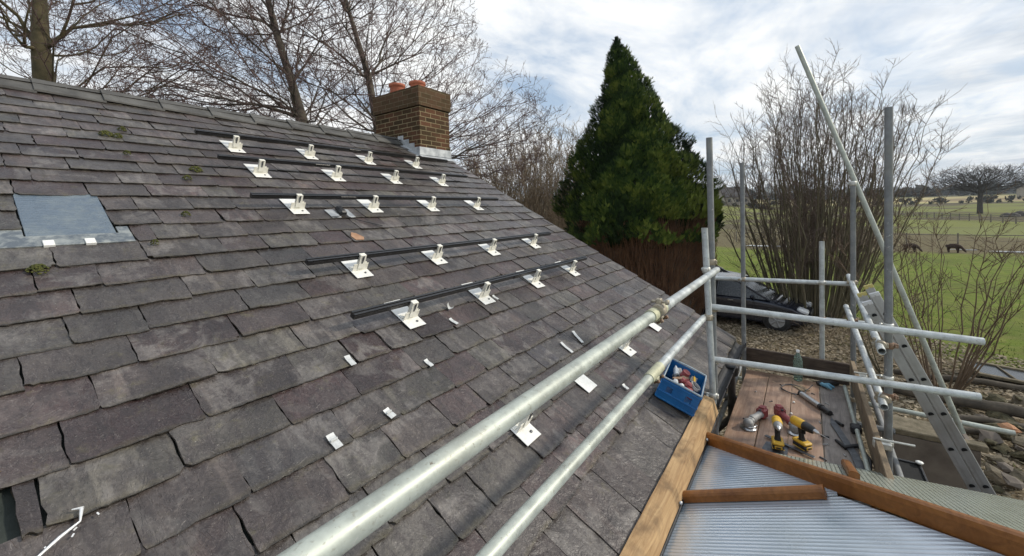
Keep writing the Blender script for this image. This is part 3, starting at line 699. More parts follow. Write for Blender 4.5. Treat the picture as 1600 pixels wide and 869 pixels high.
rows = [(4.33, 'under the topmost black rail'), (3.745, 'under the second rail from the ridge'), (3.03, 'under the middle black rail'), (2.06, 'under the fourth rail from the ridge'), (1.455, 'under the lowest black rail'), (.445, 'in the lowest row without a rail')]
cols = [(1.835, 'leftmost'), (2.605, 'second from left'), (3.39, 'third from left'), (4.20, 'rightmost')]
first = True
for s_, rn in rows:
    for ci, (x_, cn) in enumerate(cols):
        b = br0 if first else copy_tree(br0); first = False
        xj = x_+random.uniform(-.015, .015)
        b.location = RP(xj, s_+random.uniform(-.006, .006), .020); b.rotation_euler = (SL, 0, 0)
        b.rotation_euler.rotate_axis('Z', random.uniform(-.03, .03))
        b['label'] = 'white solar bracket, %s, %s' % (cn, rn)
        if rn.startswith('in the lowest'):
            for ch in b.children:
                if ch.name.startswith('base_plate'): ch.scale.y = .66
        if rn.startswith('in the lowest') and ci in (1, 3):
            for ch in [q for q in b.children if not q.name.startswith('base_plate')]: bpy.data.objects.remove(ch)
            b['label'] = 'bare white fixing plate without upright, %s in the lowest row' % cn
def make_rail(x0, x1, s_, label, xs):
    r_ = thing('mounting_rail', RP(x0, s_, .125), label, 'rail', 'black solar mounting rails')
    off = -Vector(r_.location)
    for (a, b) in ((x0, xs), (xs+.004, x1)):
        mb = MB(); poly = [(-.019, -.02), (.019, -.02), (.019, .006), (.014, .008), (.014, .012), (.019, .014), (.019, .02), (.005, .02), (.005, .010), (-.005, .010), (-.005, .02), (-.019, .02), (-.019, .014), (-.014, .012), (-.014, .008), (-.019, .006)]
        n = len(poly); vs = [RP(a, s_, .125)+RM @ Vector((0, p_[0], p_[1]*.86)) for p_ in poly]+[RP(b, s_, .125)+RM @ Vector((0, p_[0], p_[1]*.86)) for p_ in poly]
        mb.add(vs, [tuple(range(n)), tuple(range(n, 2*n))[::-1]]+[(n+k, n+(k+1) % n, (k+1) % n, k) for k in range(n)])
        mb.build('rail_length', 'black_metal', r_, off)
    mb = MB(); mb.box(RP(xs, s_-.0205, .121), (.16, .004, .03), RM, .001); mb.build('splice_plate', 'black_metal', r_, off)
    return r_
for (x0, x1, s_, l, xs) in [(a_, b_, c_+c_*.009, d_, e_) for (a_, b_, c_, d_, e_) in ((1.51, 4.87, 4.46, 'topmost black solar rail, nearest the ridge and chimney', 3.2), (1.50, 4.74, 3.87, 'second black solar rail down from the ridge', 2.45), (1.47, 4.62, 3.12, 'middle one of the five black solar rails', 2.3), (1.43, 4.58, 2.16, 'fourth black solar rail down from the ridge', 3.25), (1.41, 4.54, 1.58, 'lowest black solar rail, nearest the eaves', 3.1))]:
    make_rail(x0, x1, s_, l, xs)
# bent metal slate clips left on the roof
tabs = [(1.29, 1.37, 0, 'flat silver slate strap below and left of the lowest rail', .032, .075), (1.68, 1.16, .1, 'silver slate strap right of the flat one, level with it', .028, .06),
        (1.27, .98, .15, 'silver slate strap with a raised end, above the rolled guard rail', .034, .06), (.98, .98, .05, 'nearest silver slate strap at bottom centre left of the guard rail', .036, .078),
        (2.20, 1.53, .5, 'curled grey slate strap just below the lowest rail', .032, .05), (2.12, 1.40, .2, 'bent grey slate strap below the curled one', .028, .07),
        (3.04, .83, -.4, 'long thin silver strap just above the upper guard rail', .03, .14), (2.80, .80, -.1, 'bent silver strap left of the long thin one', .028, .12),
        (2.88, .31, -.2, 'tiny silver tab between the two guard rails', .03, .05), (2.72, 1.50, .1, 'small grey tab beside the second bracket of the lowest rail', .026, .06)]
for (x_, s_, rz, l, w_, ln) in tabs:
    mb = MB(); n = 7; vs = []
    curl = {'curled': .04}.get(l.split()[0], .004)
    for k in range(n):
        v = k/(n-1); h = curl*(abs(v-.45)**1.6)*2+.0015*math.sin(k*1.1)
        for sg in (-1, 1): vs.append((sg*w_/2, (v-.5)*ln, h))
    vs2 = [(a, b, c_-.0022) for a, b, c_ in vs]
    fs = [(2*k, 2*k+1, 2*k+3, 2*k+2) for k in range(n-1)]
    N = len(vs); fs += [tuple(N+i for i in f[::-1]) for f in fs]+[(2*k+2, N+2*k+2, N+2*k, 2*k) for k in range(n-1)]+[(2*k+1, N+2*k+1, N+2*k+3, 2*k+3) for k in range(n-1)]+[(0, N, N+1, 1), (2*n-1, N+2*n-1, N+2*n-2, 2*n-2)]
    mb.add(vs+vs2, fs)
    if 'raised' in l or 'nearest' in l: mb.box((0, .006, .004), (w_, .010, .008), bev=.003)
    o = mb.build('slate_strap', 'lead_strap'); o.location = RP(x_, s_, .024); o.rotation_euler = (SL, 0, 0); o.rotation_euler.rotate_axis('Z', rz)
    tag(o, l, 'strap', 'loose metal straps on the slates')
# moss cushions
for (x_, s_, r_, l) in ((.90, 4.47, .055, 'larger left moss cushion high on the left of the roof'), (.965, 4.44, .04, 'smaller moss cushion touching the larger one high on the roof'), (1.03, 4.62, .035, 'small moss tuft just above the pair near the ridge'), (1.33, 3.83, .055, 'oval green moss cushion left of the second rail'),
                        (1.22, 3.65, .038, 'small dark moss tuft below the oval moss cushion'), (1.04, 3.05, .032, 'little moss tuft right of the rooflight'), (.31, 2.52, .045, 'round moss cushion below the rooflight'), (.95, 4.08, .03, 'tiny dark moss tuft midway up the left of the roof'), (.79, 2.70, .026, 'tiny moss tuft at the lower right of the rooflight')):
    mb = MB(); n = 90
    for k in range(n):
        a = random.uniform(0, 6.283); rr = r_*math.sqrt(random.random()); h = .034*(1-(rr/r_)**2)
        c_ = Vector((rr*math.cos(a), rr*math.sin(a), h*1.0)); q_ = r_*random.uniform(.10, .22)
        mb.lathe([(0.0, -.5*q_), (q_, 0), (q_*.8, q_*.6), (0, q_*.95)], c_, 5, Matrix.Rotation(random.uniform(-.5, .5), 3, 'X'))
    mb.xf(Matrix.Scale(.8, 4)); o = mb.build('moss_cushion', 'moss'); o.location = RP(x_, s_, .018); o.rotation_euler = (SL, 0, 0); tag(o, l, 'moss', 'moss cushions on the slates')
# torn lead soaker and leaves by the missing slate
mb = MB(); p = [RP(.02, 1.02, .024), RP(.11, 1.05, .024), RP(.19, 1.10, .026), RP(.235, 1.12, .03), RP(.245, 1.16, .032), RP(.225, 1.17, .03)]
mb.tube(p, [.004, .003, .005, .003, .006, .002], 6)
for k in range(9): mb.box(RP(.02+.03*k+random.uniform(-.02, .02), 1.01+.012*k+random.uniform(-.015, .02), .022), (.010, .004, .002), RM @ Matrix.Rotation(random.uniform(0, 3), 3, 'Z'))
tag(mb.build('silver_sealant', 'lead_white'), 'squiggle of shiny silver sealant beside the missing slate', 'sealant')
mb = MB()
for k in range(60):
    c_ = RP(random.uniform(-.12, .10), random.uniform(1.33, 1.44), random.uniform(.004, .03))
    rt = Matrix.Rotation(random.uniform(0, 6), 3, 'Z') @ Matrix.Rotation(random.uniform(-1, 1), 3, 'X'); L = random.uniform(.014, .03)
    vs = [rt @ Vector(q_)+c_ for q_ in ((-L/2, 0, 0), (0, -L*.3, .003), (L/2, 0, 0), (0, L*.3, .004))]; mb.add(vs, [(0, 1, 2, 3)])
lf = tag(mb.build('dry_leaves', 'leaf_dry'), 'clump of dry brown leaves in the gap of a missing slate', 'leaves'); struct(lf, 'stuff')
# ------------------------------------------------------------------ scaffold
TR = .02415
scf = thing('scaffold', (3.95, .0, GZ), 'galvanised tube and board scaffold wrapped around the eaves corner, tubes and couplers', 'scaffold')
SO = -Vector(scf.location)
def st_tube(name, a, b, mat='galv', r_=TR, mid=None):
    mb = MB(); a, b = Vector(a), Vector(b); n = 8; pts = [a.lerp(b, k/n) for k in range(n+1)]
    mb.tube(pts, r_, 28, True, .86); return mb.build(name, mat, scf, SO)
# eaves guard rails, each of two lengths joined by a sleeve
def guard(y0, z0, y1, z1, xa, xj, xb):
    P = lambda x: Vector((x, y0+(y1-y0)*(x-xa)/(xb-xa), z0+(z1-z0)*(x-xa)/(xb-xa)))
    st_tube('guard_rail', P(xa), P(xj), 'galv'); st_tube('guard_rail', P(xj+.002), P(xb), 'galv_bright')
    mb = MB(); mb.tube([P(xj-.0), P(xj+.20)], TR+.0045, 28); mb.box(P(xj+.10)+Vector((0, -.012, -.034)), (.05, .02, .03), bev=.004)
    sl2 = mb.build('rail_sleeve', 'galv_sleeve', scf, SO)
    for dx in (.05, .13): mb = MB(); mb.lathe([(0, .016), (.009, .016), (.009, .004), (.005, .004), (.005, -.016), (0, -.016)], P(xj+dx)+Vector((.008, -.026, -.032)), 6, Matrix.Rotation(R(60), 3, 'X')); mb.build('sleeve_bolt', 'rust', sl2)
guard(.55, -.45, .575, -.505, -.9, 1.84, 3.60)
guard(.69, -.905, .675, -.90, -.9, 2.17, 3.60)
# uprights
def upright(x, y, z0, z1, mat='galv_dull', lean=(0, 0)):
    st_tube('upright_tube', (x, y, z0), (x+lean[0], y+lean[1], z1), mat)
upright(3.62, .610, -1.72, -.175, 'galv_bright', (0, .055))
upright(3.72, .600, GZ+.03, .555, 'galv_dull', (0, .04))
upright(3.95, -.48, GZ+.03, .66, 'galv_dull')
upright(5.50, .60, GZ+.03, .49, 'galv_dull')
upright(5.60, -.14, GZ+.03, -.415, 'galv_bright')
upright(5.62, -.405, GZ+.03, .215, 'galv_dull')
st_tube('guard_rail', (3.67, .655, -.818), (3.90, -.93, -.918), 'galv_bright'); st_tube('guard_rail', (3.67, .655, -1.25), (3.89, -.915, -1.278), 'galv_bright')
st_tube('guard_rail', (5.45, .90, -.865), (5.66, -.42, -.868), 'galv_bright'); st_tube('guard_rail', (5.45, .90, -1.245), (5.66, -.52, -1.275), 'galv_bright')
st_tube('guard_rail', (3.78, -.425, -1.035), (5.90, -.385, -.815), 'galv_bright'); st_tube('guard_rail', (3.80, -.440, -1.430), (5.70, -.350, -1.120), 'galv_bright')
st_tube('brace_tube', (5.67, .07, 1.745), (5.67, -1.22, -2.24), 'galv')
st_tube('transom_tube', (5.65, .85, -2.10), (5.70, -1.56, -2.16), 'galv'); st_tube('transom_tube', (3.80, .75, -1.985), (3.84, -.66, -1.985), 'galv_dull')
st_tube('transom_tube', (4.75, .85, -1.985), (4.75, -.62, -1.985), 'galv_dull')
st_tube('ledger_tube', (3.45, -.56, -2.035), (5.95, -.56, -2.035), 'galv_dull'); st_tube('ledger_tube', (3.60, .68, -2.035), (5.85, .68, -2.035), 'galv_dull')
st_tube('handle_tube', (3.30, -.355, -1.862), (5.30, -.315, -1.858), 'galv', .0165)
def coupler(c, ax1, ax2, mat='coupler'):
    """right-angle coupler: band round tube 1 at c, band round tube 2 offset, bolts"""
    c = Vector(c); ax1 = Vector(ax1).normalized(); ax2 = Vector(ax2).normalized(); off = ax1.cross(ax2).normalized()
    mb = MB()
    mb.tube([c-ax1*.024, c-ax1*.020, c+ax1*.020, c+ax1*.024], [TR+.002, TR+.0065, TR+.0065, TR+.002], 20)
    rt = Matrix((ax1, ax2, off)).transposed()
    mb.box(c+ax2*(TR+.016), (.03, .026, .024), rt, .004); mb.tube([c+ax2*(TR+.014)-off*.032, c+ax2*(TR+.014)+off*.046], .0065, 8)
    mb.lathe([(0, .014), (.013, .014), (.013, 0), (0, 0)], c+ax2*(TR+.014)+off*.030, 6, rt)
    mb.box(c-ax2*(TR+.008), (.034, .014, .034), rt, .004)
    return mb.build('coupler', mat, scf, SO)
Zx, Xx, Yx = (0, 0, 1), (1, 0, 0), (0, 1, 0)
for (c_, a, b, mt) in (((3.62, .655, -.515), Zx, Xx, 'coupler_zinc'), ((3.62, .640, -.895), Zx, Xx, 'coupler'), ((3.62, .615, -1.53), Zx, Yx, 'coupler_zinc'), ((3.72, .632, -.46), Zx, Yx, 'coupler'), ((3.72, .625, -.845), Zx, Yx, 'coupler'),
                       ((3.72, .615, -1.275), Zx, Xx, 'coupler_zinc'), ((3.95, -.48, -.895), Zx, Xx, 'coupler_zinc'), ((3.95, -.48, -1.275), Zx, Xx, 'coupler_zinc'), ((3.95, -.48, -1.03), Zx, (0, -1, 0), 'rust'),
                       ((3.95, -.48, -1.40), Zx, (0, -1, 0), 'rust'), ((3.95, -.48, -1.74), Zx, Xx, 'coupler_zinc'), ((5.50, .60, -.865), Zx, Yx, 'coupler'), ((5.50, .60, -1.245), Zx, Yx, 'coupler'),
                       ((5.60, -.14, -.865), Zx, Yx, 'coupler_zinc'), ((5.60, -.14, -1.26), Zx, Yx, 'rust'), ((5.62, -.405, .195), Zx, Xx, 'coupler_zinc'), ((5.62, -.405, -.845), Zx, Yx, 'coupler'), ((5.62, -.405, -1.25), Zx, Yx, 'rust'),
                       ((5.69, -1.19, -2.15), Yx, Xx, 'rust'), ((5.62, -.405, -2.09), Zx, Yx, 'coupler'), ((5.50, .60, -2.09), Zx, Yx, 'coupler'), ((3.9, -.435, -1.02), Xx, Yx, 'coupler'), ((3.9, -.45, -1.41), Xx, Yx, 'coupler'), ((1.93, .551, -.47), Xx, Zx, 'coupler')):
    coupler(c_, a, b, mt)
# swivel arms of the clamps standing proud of the tubes
# deck boards, running away along the eaves
by = .345
for k, mt in enumerate(('board_old', 'board_old', 'board_old', 'board_grey', 'board_grey')):
    w_ = (.222, .208, .226, .218, 0)[k]; yc = (.452, .2315, .0100, -.2185, 0)[k]
    if k == 4: w_ = .0
    if w_ == 0: continue
    mb = MB(); x0, x1 = 3.10+random.uniform(0, .04), 5.42+random.uniform(-.03, .02)
    mb.box(((x0+x1)/2, yc, -1.919), (x1-x0, w_, .038), bev=.004); mb.build('scaffold_board', mt, scf, SO)
# toe boards: far end and outer side
mb = MB(); mb.box((5.50, .11, -1.785), (.038, .95, .225), Matrix.Rotation(R(-4), 3, 'Z'), .006); mb.build('toe_board', 'toe_dark', scf, SO)
mb = MB(); mb.box((4.25, -.405, -1.785), (2.9, .038, .225), Matrix.Rotation(R(.4), 3, 'Z'), .005); mb.build('toe_board', 'toe_wood', scf, SO)
for x_ in (3.80, 5.2): mb = MB(); mb.box((x_, -.43, -1.70), (.05, .10, .05), bev=.008); mb.tube([(x_, -.38, -1.665), (x_+.02, -.60, -1.665)], .008, 8); mb.build('board_clip', 'coupler_zinc', scf, SO)
mb = MB(); mb.box((4.36, -.330, -1.865), (.09, .075, .06), bev=.012); mb.build('tube_collar', 'black_plastic', scf, SO)
# raw timber along the eaves with a bolt
tb = thing('eaves_timber', (2.2, .60, -1.58), 'rough sawn pale timber plank on edge along the slate eaves', 'plank'); to = -Vector(tb.location)
mb = MB(); n = 26; vs = []
for k in range(n+1):
    x_ = .4+(3.52-.4)*k/n; j = lambda a: random.gauss(0, a)
    for (y_, z_) in ((.664, -1.500), (.592, -1.515), (.562, -1.615), (.655, -1.615)): vs.append((x_, y_+j(.0012), z_+j(.0012)))
mb.add(vs, [(4*k+a, 4*k+4+a, 4*k+4+(a+1) % 4, 4*k+(a+1) % 4) for k in range(n) for a in range(4)]+[(3, 2, 1, 0), (4*n, 4*n+1, 4*n+2, 4*n+3)])
mb.build('timber_beam', 'timber_raw', tb, to)
for x_ in (2.30, 3.04): mb = MB(); mb.lathe([(0, .012), (.010, .012), (.010, 0)], (x_, .562, -1.60), 8, Matrix.Rotation(R(90), 3, 'X')); mb.build('bolt', 'steel', tb, to)
mb = MB(); mb.box((1.95, .565, -1.645), (3.1, .018, .05), bev=.003); mb.build('gutter_trim', 'black_plastic', tb, to)
# ------------------------------------------------------------------ conservatory
cons = thing('conservatory', (2.0, -.4, GZ), 'conservatory with wood-grain brown bars and translucent fluted roof sheets', 'conservatory'); CO = -Vector(cons.location)
K = .42; jx, jy, jz = 3.10, .565, -1.645
def hipP(t): return Vector((jx-t*.93, jy-t, jz+K*t))          # along the hip, t metres outwards
def nearZ(y): return jz+K*(jy-y)
def sheet(name, poly, uvf, mat):
    mb = MB(); n = len(poly); lo = [Vector(p)-Vector((0, 0, .012)) for p in poly]
    mb.add([tuple(p) for p in poly]+[tuple(p) for p in lo], [tuple(range(n)), tuple(range(n, 2*n))[::-1]]+[(k, n+k, n+(k+1) % n, (k+1) % n) for k in range(n)], False,
           [[uvf(p) for p in poly], [uvf(p) for p in lo[::-1]]]+[[(0, 0)]*4]*n)
    return mb.build(name, mat, cons, CO)
h3 = hipP(3.0)
sheet('roof_sheet', [(2.40, jy, jz), (jx, jy, jz), tuple(hipP(.68)), (2.40, hipP(.68).y, hipP(.68).z)], lambda p: (p[0], p[1]), 'poly_blue')
sheet('roof_sheet', [(-.4, jy, jz), (2.39, jy, jz), (2.39, hipP(.69).y, hipP(.69).z), tuple(h3), (-.4, h3.y, h3.z)], lambda p: (p[0], p[1]), 'poly_blue')
def farz(p):                                                   # far sheet falls away along +x from the hip
    t = jy-p[1]; hx = jx-t*.93; return (p[0], p[1], jz+K*t-K*.94*(p[0]-hx))
sheet('roof_sheet', [farz((jx+.03, jy, 0)), farz((jx-3.0*.93+.0, jy-3.0, 0)), farz((4.05, jy-3.0, 0)), farz((3.70, -1.06, 0)), farz((3.47, -.20, 0)), farz((3.24, .35, 0))], lambda p: (p[1], p[0]), 'poly_green')
def bar(name, a, b, w_, h, up=.0, cap=True, lean=0):
    a, b = Vector(a), Vector(b); t = (b-a).normalized(); sd_ = t.cross(Vector((0, 0, 1))).normalized(); u = sd_.cross(t).normalized()
    prof = [(-w_/2, 0), (-w_/2, h*.7), (-w_*.36, h*.93), (-w_*.15, h), (w_*.15, h), (w_*.36, h*.93), (w_/2, h*.7), (w_/2, 0)]
    mb = MB(); n = len(prof); vs = [p+sd_*q_[0]+u*(q_[1]+up) for p in (a, b) for q_ in prof]
    mb.add(vs, [(k, (k+1) % n, n+(k+1) % n, n+k) for k in range(n)]+[tuple(range(n))[::-1], tuple(range(n, 2*n))])
    ob = mb.build(name, 'pvc_oak', cons, CO)
    if cap:
        mb = MB(); vs = [p+sd_*q_[0]*1.10+u*(q_[1]*1.06+up-.002)+t*dd for p, dd in ((b, -.006), (b, .006)) for q_ in prof]
        mb.add(vs, [(k, (k+1) % n, n+(k+1) % n, n+k) for k in range(n)]+[tuple(range(n))[::-1], tuple(range(n, 2*n))])
        c_ = mb.build('end_cap', 'pvc_oak', ob)
    return ob
bar('hip_bar', hipP(-.02)+Vector((.0, 0, .0)), hipP(2.98), .062, .075, -.012, False)
yb = hipP(.655).y
bar('glazing_bar', (2.39, jy-.01, nearZ(jy-.01)+.004), (2.39, yb+.02, nearZ(yb+.02)+.004), .052, .045)
q0 = farz((2.93, -.215, 0)); q1 = farz((3.50, -.215, 0)); bar('glazing_bar', (q0[0], q0[1], q0[2]+.002), (q1[0], q1[1], q1[2]+.002), .050, .034)
mb = MB(); mb.box((1.45, jy+.012, jz-.05), (3.5, .03, .09), bev=.004); mb.build('box_gutter', 'pvc_oak', cons, CO)
# frame below the far eaves
mb = MB()
for (x_, y_) in ((3.02, .46), (3.18, .44), (3.55, -.95), (3.75, -2.2)): mb.box((x_, y_, (GZ-1.80)/2-.02), (.07, .07, -1.80-GZ-.04), bev=.006)
mb.build('frame_post', 'pvc_oak', cons, CO)
mb = MB(); P0, P1, P2 = Vector((3.12, .44, -1.83)), Vector((3.40, -.2, -1.93)), Vector((3.78, -2.3, -2.3))
for a, b in ((P0, P1), (P1, P2)):
    for dz in (0, -1.35): mb.tube([a+Vector((-.04, 0, dz)), b+Vector((-.04, 0, dz))], .045, 4, smooth=False)
mb.build('frame_rail', 'pvc_oak', cons, CO)
mb = MB()
mb.add([(3.38, -.2, -1.98), (3.74, -2.3, -2.35), (3.74, -2.3, GZ), (3.38, -.2, GZ)], [(0, 1, 2, 3)]); mb.add([(3.08, .44, -1.9), (3.36, -.2, -2.0), (3.36, -.2, GZ), (3.08, .44, GZ)], [(0, 1, 2, 3)])
mb.build('window_pane', 'car_glass', cons, CO)
# ------------------------------------------------------------------ ladder
lad = thing('ladder', (4.7, -1.9, GZ), 'long double extension aluminium ladder leaning on the outer guard rail', 'ladder'); LO = -Vector(lad.location)
A0 = Vector((4.50, -.450, -.83)); A1 = Vector((4.50, -1.835, GZ+.02))       # centre of the near stile pair, top and foot
td = (A1-A0).normalized(); nd = Vector((1, 0, 0)).cross(td).normalized()
if nd.y > 0: nd = -nd
rotL = Matrix((Vector((1, 0, 0)), nd, td)).transposed(); Ln = (A1-A0).length
for sx, nmx in ((0, 'near'), (.40, 'far')):
    for sy in (-.036, .036):
        ext = .0 if sy < 0 else .05
        mb = MB(); c_ = A0.lerp(A1, .5)+Vector((sx, 0, 0))+nd*sy - td*ext*.5
        mb.box(c_, (.026, .066, Ln+ext), rotL, .004)
        mb.box(c_-Vector((.0145, 0, 0)), (.003, .010, Ln+ext), rotL)
        s_ = mb.build('stile', 'alu_ladder', lad, LO)
        mb = MB(); mb.box(A0+Vector((sx, 0, 0))+nd*sy-td*(ext+.004), (.030, .070, .034), rotL, .004); mb.build('end_cap', 'label_yellow' if sx > .1 else 'alu', lad, LO)
ns_ = int(Ln/.27)
hole = MB()
for k in range(ns_):
    for sy in (-.036, .036):
        c_ = A0+td*(.10+k*.270+(.012 if sy > 0 else 0))+nd*sy
        mb = MB(); mb.tube([c_+Vector((.012, 0, 0)), c_+Vector((.39, 0, 0))], .0145, 10); mb.build('rung', 'alu_ladder', lad, LO)
        n = 12; pr = [(math.cos(2*math.pi*i/n)*.0175, max(-.008, math.sin(2*math.pi*i/n)*.0165)) for i in range(n)]
        hole.add([c_+Vector((-.0185, 0, 0))+nd*p_[0]+td*(-p_[1]) for p_ in pr], [tuple(range(n))])
hole.build('rung_socket', 'hole_shade', lad, LO)  # flat black faces paint the dark inside the sockets
# ------------------------------------------------------------------ blue crate with its contents
cr = thing('plastic_crate', RP(3.27, .01, .02), 'blue folding plastic crate full of fixings, resting on the slates against the eaves timber', 'crate')
cr.rotation_euler = (R(22), 0, 0); cr.rotation_euler.rotate_axis('Z', R(6))
W, Dp_, H = .37, .27, .165
def crate_side(L, H, nh):
    mb = MB(); t = .006
    # panel with rectangular hand holes built from strips
    hz0, hz1 = H*.45, H*.72
    mb.box((0, 0, hz0/2), (L, t, hz0), bev=.0015); mb.box((0, 0, (hz1+H)/2), (L, t, H-hz1), bev=.0015)
    xs = [-L/2]; wds = []
    for k in range(nh): c_ = -L/2+L*(k+.5)/nh; xs += [c_-.022, c_+.022]
    xs.append(L/2)
    for k in range(0, len(xs), 2): mb.box(((xs[k]+xs[k+1])/2, 0, (hz0+hz1)/2), (xs[k+1]-xs[k], t, hz1-hz0+.001))
    for zz in (.012, H*.40, H-.014): mb.box((0, -.006, zz), (L, .007, .010), bev=.002)
    for k in range(9): mb.box((-L/2+L*(k+.5)/9, -.005, H*.2), (.006, .005, H*.34))
    return mb
for (rz, c_, L, nh) in ((0, (0, -Dp_/2, 0), W, 3), (math.pi, (0, Dp_/2, 0), W, 5), (math.pi/2, (W/2, 0, 0), Dp_, 2), (-math.pi/2, (-W/2, 0, 0), Dp_, 2)):
    mb = crate_side(L, H, nh); mb.xf(Matrix.Translation(c_) @ Matrix.Rotation(rz, 4, 'Z')); mb.build('side_panel', 'crate_blue', cr)
mb = MB(); mb.box((0, 0, .004), (W, Dp_, .008), bev=.002); mb.build('crate_floor', 'crate_blue', cr)
mb = MB()
for sx in (-1, 1): mb.tube([(sx*W/2, -Dp_/2, H+.006), (sx*(W/2+.004), 0, H+.010), (sx*W/2, Dp_/2, H+.006)], .007, 8)
mb.tube([(-W/2, -Dp_/2, H+.006), (W/2, -Dp_/2, H+.006)], .005, 8); mb.tube([(-W/2, Dp_/2, H+.006), (W/2, Dp_/2, H+.006)], .005, 8)
mb.build('rim', 'crate_grey', cr)
def in_crate(mb, name, mat, x, y, z, label, cat, rz=0, rx=0):
    o = mb.build(name, mat); Mx = Matrix.Translation(cr.location) @ cr.rotation_euler.to_matrix().to_4x4() @ Matrix.Translation((x, y, z)) @ Matrix.Rotation(rz, 4, 'Z') @ Matrix.Rotation(rx, 4, 'X')
    o.matrix_world = Mx; tag(o, label, cat); return o
mb = MB()
for k in range(14):
    c_ = Vector((random.uniform(-.03, .03), random.uniform(-.05, .05), random.uniform(0, .03))); mb.lathe([(0, -.02), (.018, -.008), (.02, .01), (0, .024)], c_, 6, Matrix.Rotation(random.uniform(0, 3), 3, 'X'))
in_crate(mb, 'plastic_bag', 'white_pvc', -.12, .05, .11, 'crumpled clear bag at the left end of the blue crate', 'bag')
mb = MB(); mb.box((0, 0, 0), (.15, .05, .04), bev=.01); mb.box((.05, .02, .02), (.05, .05, .04), bev=.01)
in_crate(mb, 'fixings_pack', 'red_plastic', -.10, -.06, .12, 'dark red pack of fixings in the blue crate, left front', 'pack', .2, .3)
mb = MB(); mb.box((0, 0, 0), (.10, .055, .05), bev=.015); mb.lathe([(.03, -.03), (.03, .03)], (.04, .03, .02), 12)
in_crate(mb, 'tape_reel', 'red_plastic', .02, .0, .125, 'red reel of tape in the middle of the blue crate', 'reel', -.4, .2)
mb = MB(); mb.box((0, 0, 0), (.17, .11, .06), bev=.02)
for k in range(8): mb.box((random.uniform(-.07, .07), random.uniform(-.04, .04), .035), (.04, .018, .015), Matrix.Rotation(random.uniform(0, 3), 3, 'Z'), .003)
in_crate(mb, 'tool_pouch', 'black_plastic', .06, .01, .092, 'black tool pouch under the other things in the blue crate', 'pouch')
mb = MB(); mb.tube([(-.07, 0, 0), (.06, 0, 0)], .009, 10); mb.tube([(.06, 0, 0), (.11, 0, 0)], .004, 8)
in_crate(mb, 'screwdriver', 'yellow_plastic', .10, -.07, .125, 'yellow handled screwdriver across the right end of the blue crate', 'screwdriver', .1)
mb = MB(); mb.lathe([(.022, 0), (.022, .07), (.012, .085), (.008, .11)], (0, 0, 0), 12, Matrix.Rotation(R(80), 3, 'Y'))
in_crate(mb, 'sealant_tube', 'lead_white', .04, .055, .125, 'white sealant tube behind the tape reel in the blue crate', 'tube', .3)
mb = MB(); mb.box((0, 0, 0), (.09, .06, .035), bev=.004); mb.box((0, 0, .019), (.07, .045, .004))
in_crate(mb, 'screw_box', 'dusty_grey', .115, .055, .12, 'small grey box of screws in the back right corner of the blue crate', 'box', .3, -.3)
mb = MB()
for k in range(3): mb.tube([(.045*math.cos(t_)+.004*k, .035*math.sin(t_), .006*k) for t_ in [2*math.pi*j/24 for j in range(25)]], .005, 6)
in_crate(mb, 'cable_hank', 'dusty_grey', -.02, -.085, .135, 'small hank of grey cable at the front of the blue crate', 'cable', .2, .3)
mb = MB(); mb.box((0, 0, 0), (.12, .022, .012), bev=.003); mb.box((.075, 0, 0), (.05, .035, .02), bev=.006)
in_crate(mb, 'hand_tool', 'rust', -.03, .04, .145, 'rusty hand tool lying across the middle of the blue crate', 'tool', -.6, .1)
mb = MB()
for k in range(12): mb.box((random.uniform(-.15, .15), random.uniform(-.10, .10), random.uniform(-.01, .02)), (.05, .012, .012), Matrix.Rotation(random.uniform(0, 3), 3, 'Z') @ Matrix.Rotation(random.uniform(-.5, .5), 3, 'Y'), .002)
struct(in_crate(mb, 'loose_fixings', 'steel', 0, 0, .10, 'jumble of loose metal fixings filling the blue crate', 'fixings'), 'stuff')
# ------------------------------------------------------------------ tools on the deck
DZ = -1.90
def grinder(label, loc, rz, flip):
    g = thing('angle_grinder', loc, label, 'grinder', None, (0, 0, rz))
    # disc flat at local origin, gear head on it, body running along +x
    mb = MB(); mb.lathe([(.062, .0), (.062, .004), (.02, .010), (0, .010)], (0, 0, .006), 24); mb.build('disc', 'steel', g)
    mb = MB(); mb.lathe([(.034, .012), (.040, .03), (.040, .055), (.030, .075), (0, .080)], (0, 0, 0), 18); mb.box((.045, 0, .052), (.05, .058, .052), bev=.014); mb.build('gear_head', 'dusty_grey', g)
    mb = MB(); mb.tube([(.065, 0, .055), (.09, 0, .055), (.13, 0, .052), (.22, 0, .046), (.25, 0, .046)], [.028, .034, .026, .028, .034], 16); mb.build('grip', 'red_plastic' if flip else 'dusty_grey', g)
    mb = MB(); mb.box((.275, 0, .048), (.085, .075, .085), bev=.012); mb.box((.285, 0, .096), (.06, .05, .012), bev=.004); mb.build('battery', 'red_plastic', g)
    mb = MB(); mb.box((.322, 0, .048), (.012, .06, .06), bev=.003); mb.box((.235, 0, .085), (.03, .02, .01), bev=.003); mb.build('switch', 'black_plastic', g)
    mb = MB(); mb.tube([(-.045, -.02, .03), (-.03, -.048, .035), (.03, -.055, .035), (.05, -.03, .03)], .006, 8); mb.build('guard', 'steel', g)
    return g
grinder('dusty red and grey angle grinder with its disc down, at the left of the deck', (3.98, .405, DZ), R(-17), False)
grinder('dark red angle grinder lying behind the two yellow drills', (4.09, .075, DZ), R(26), True)
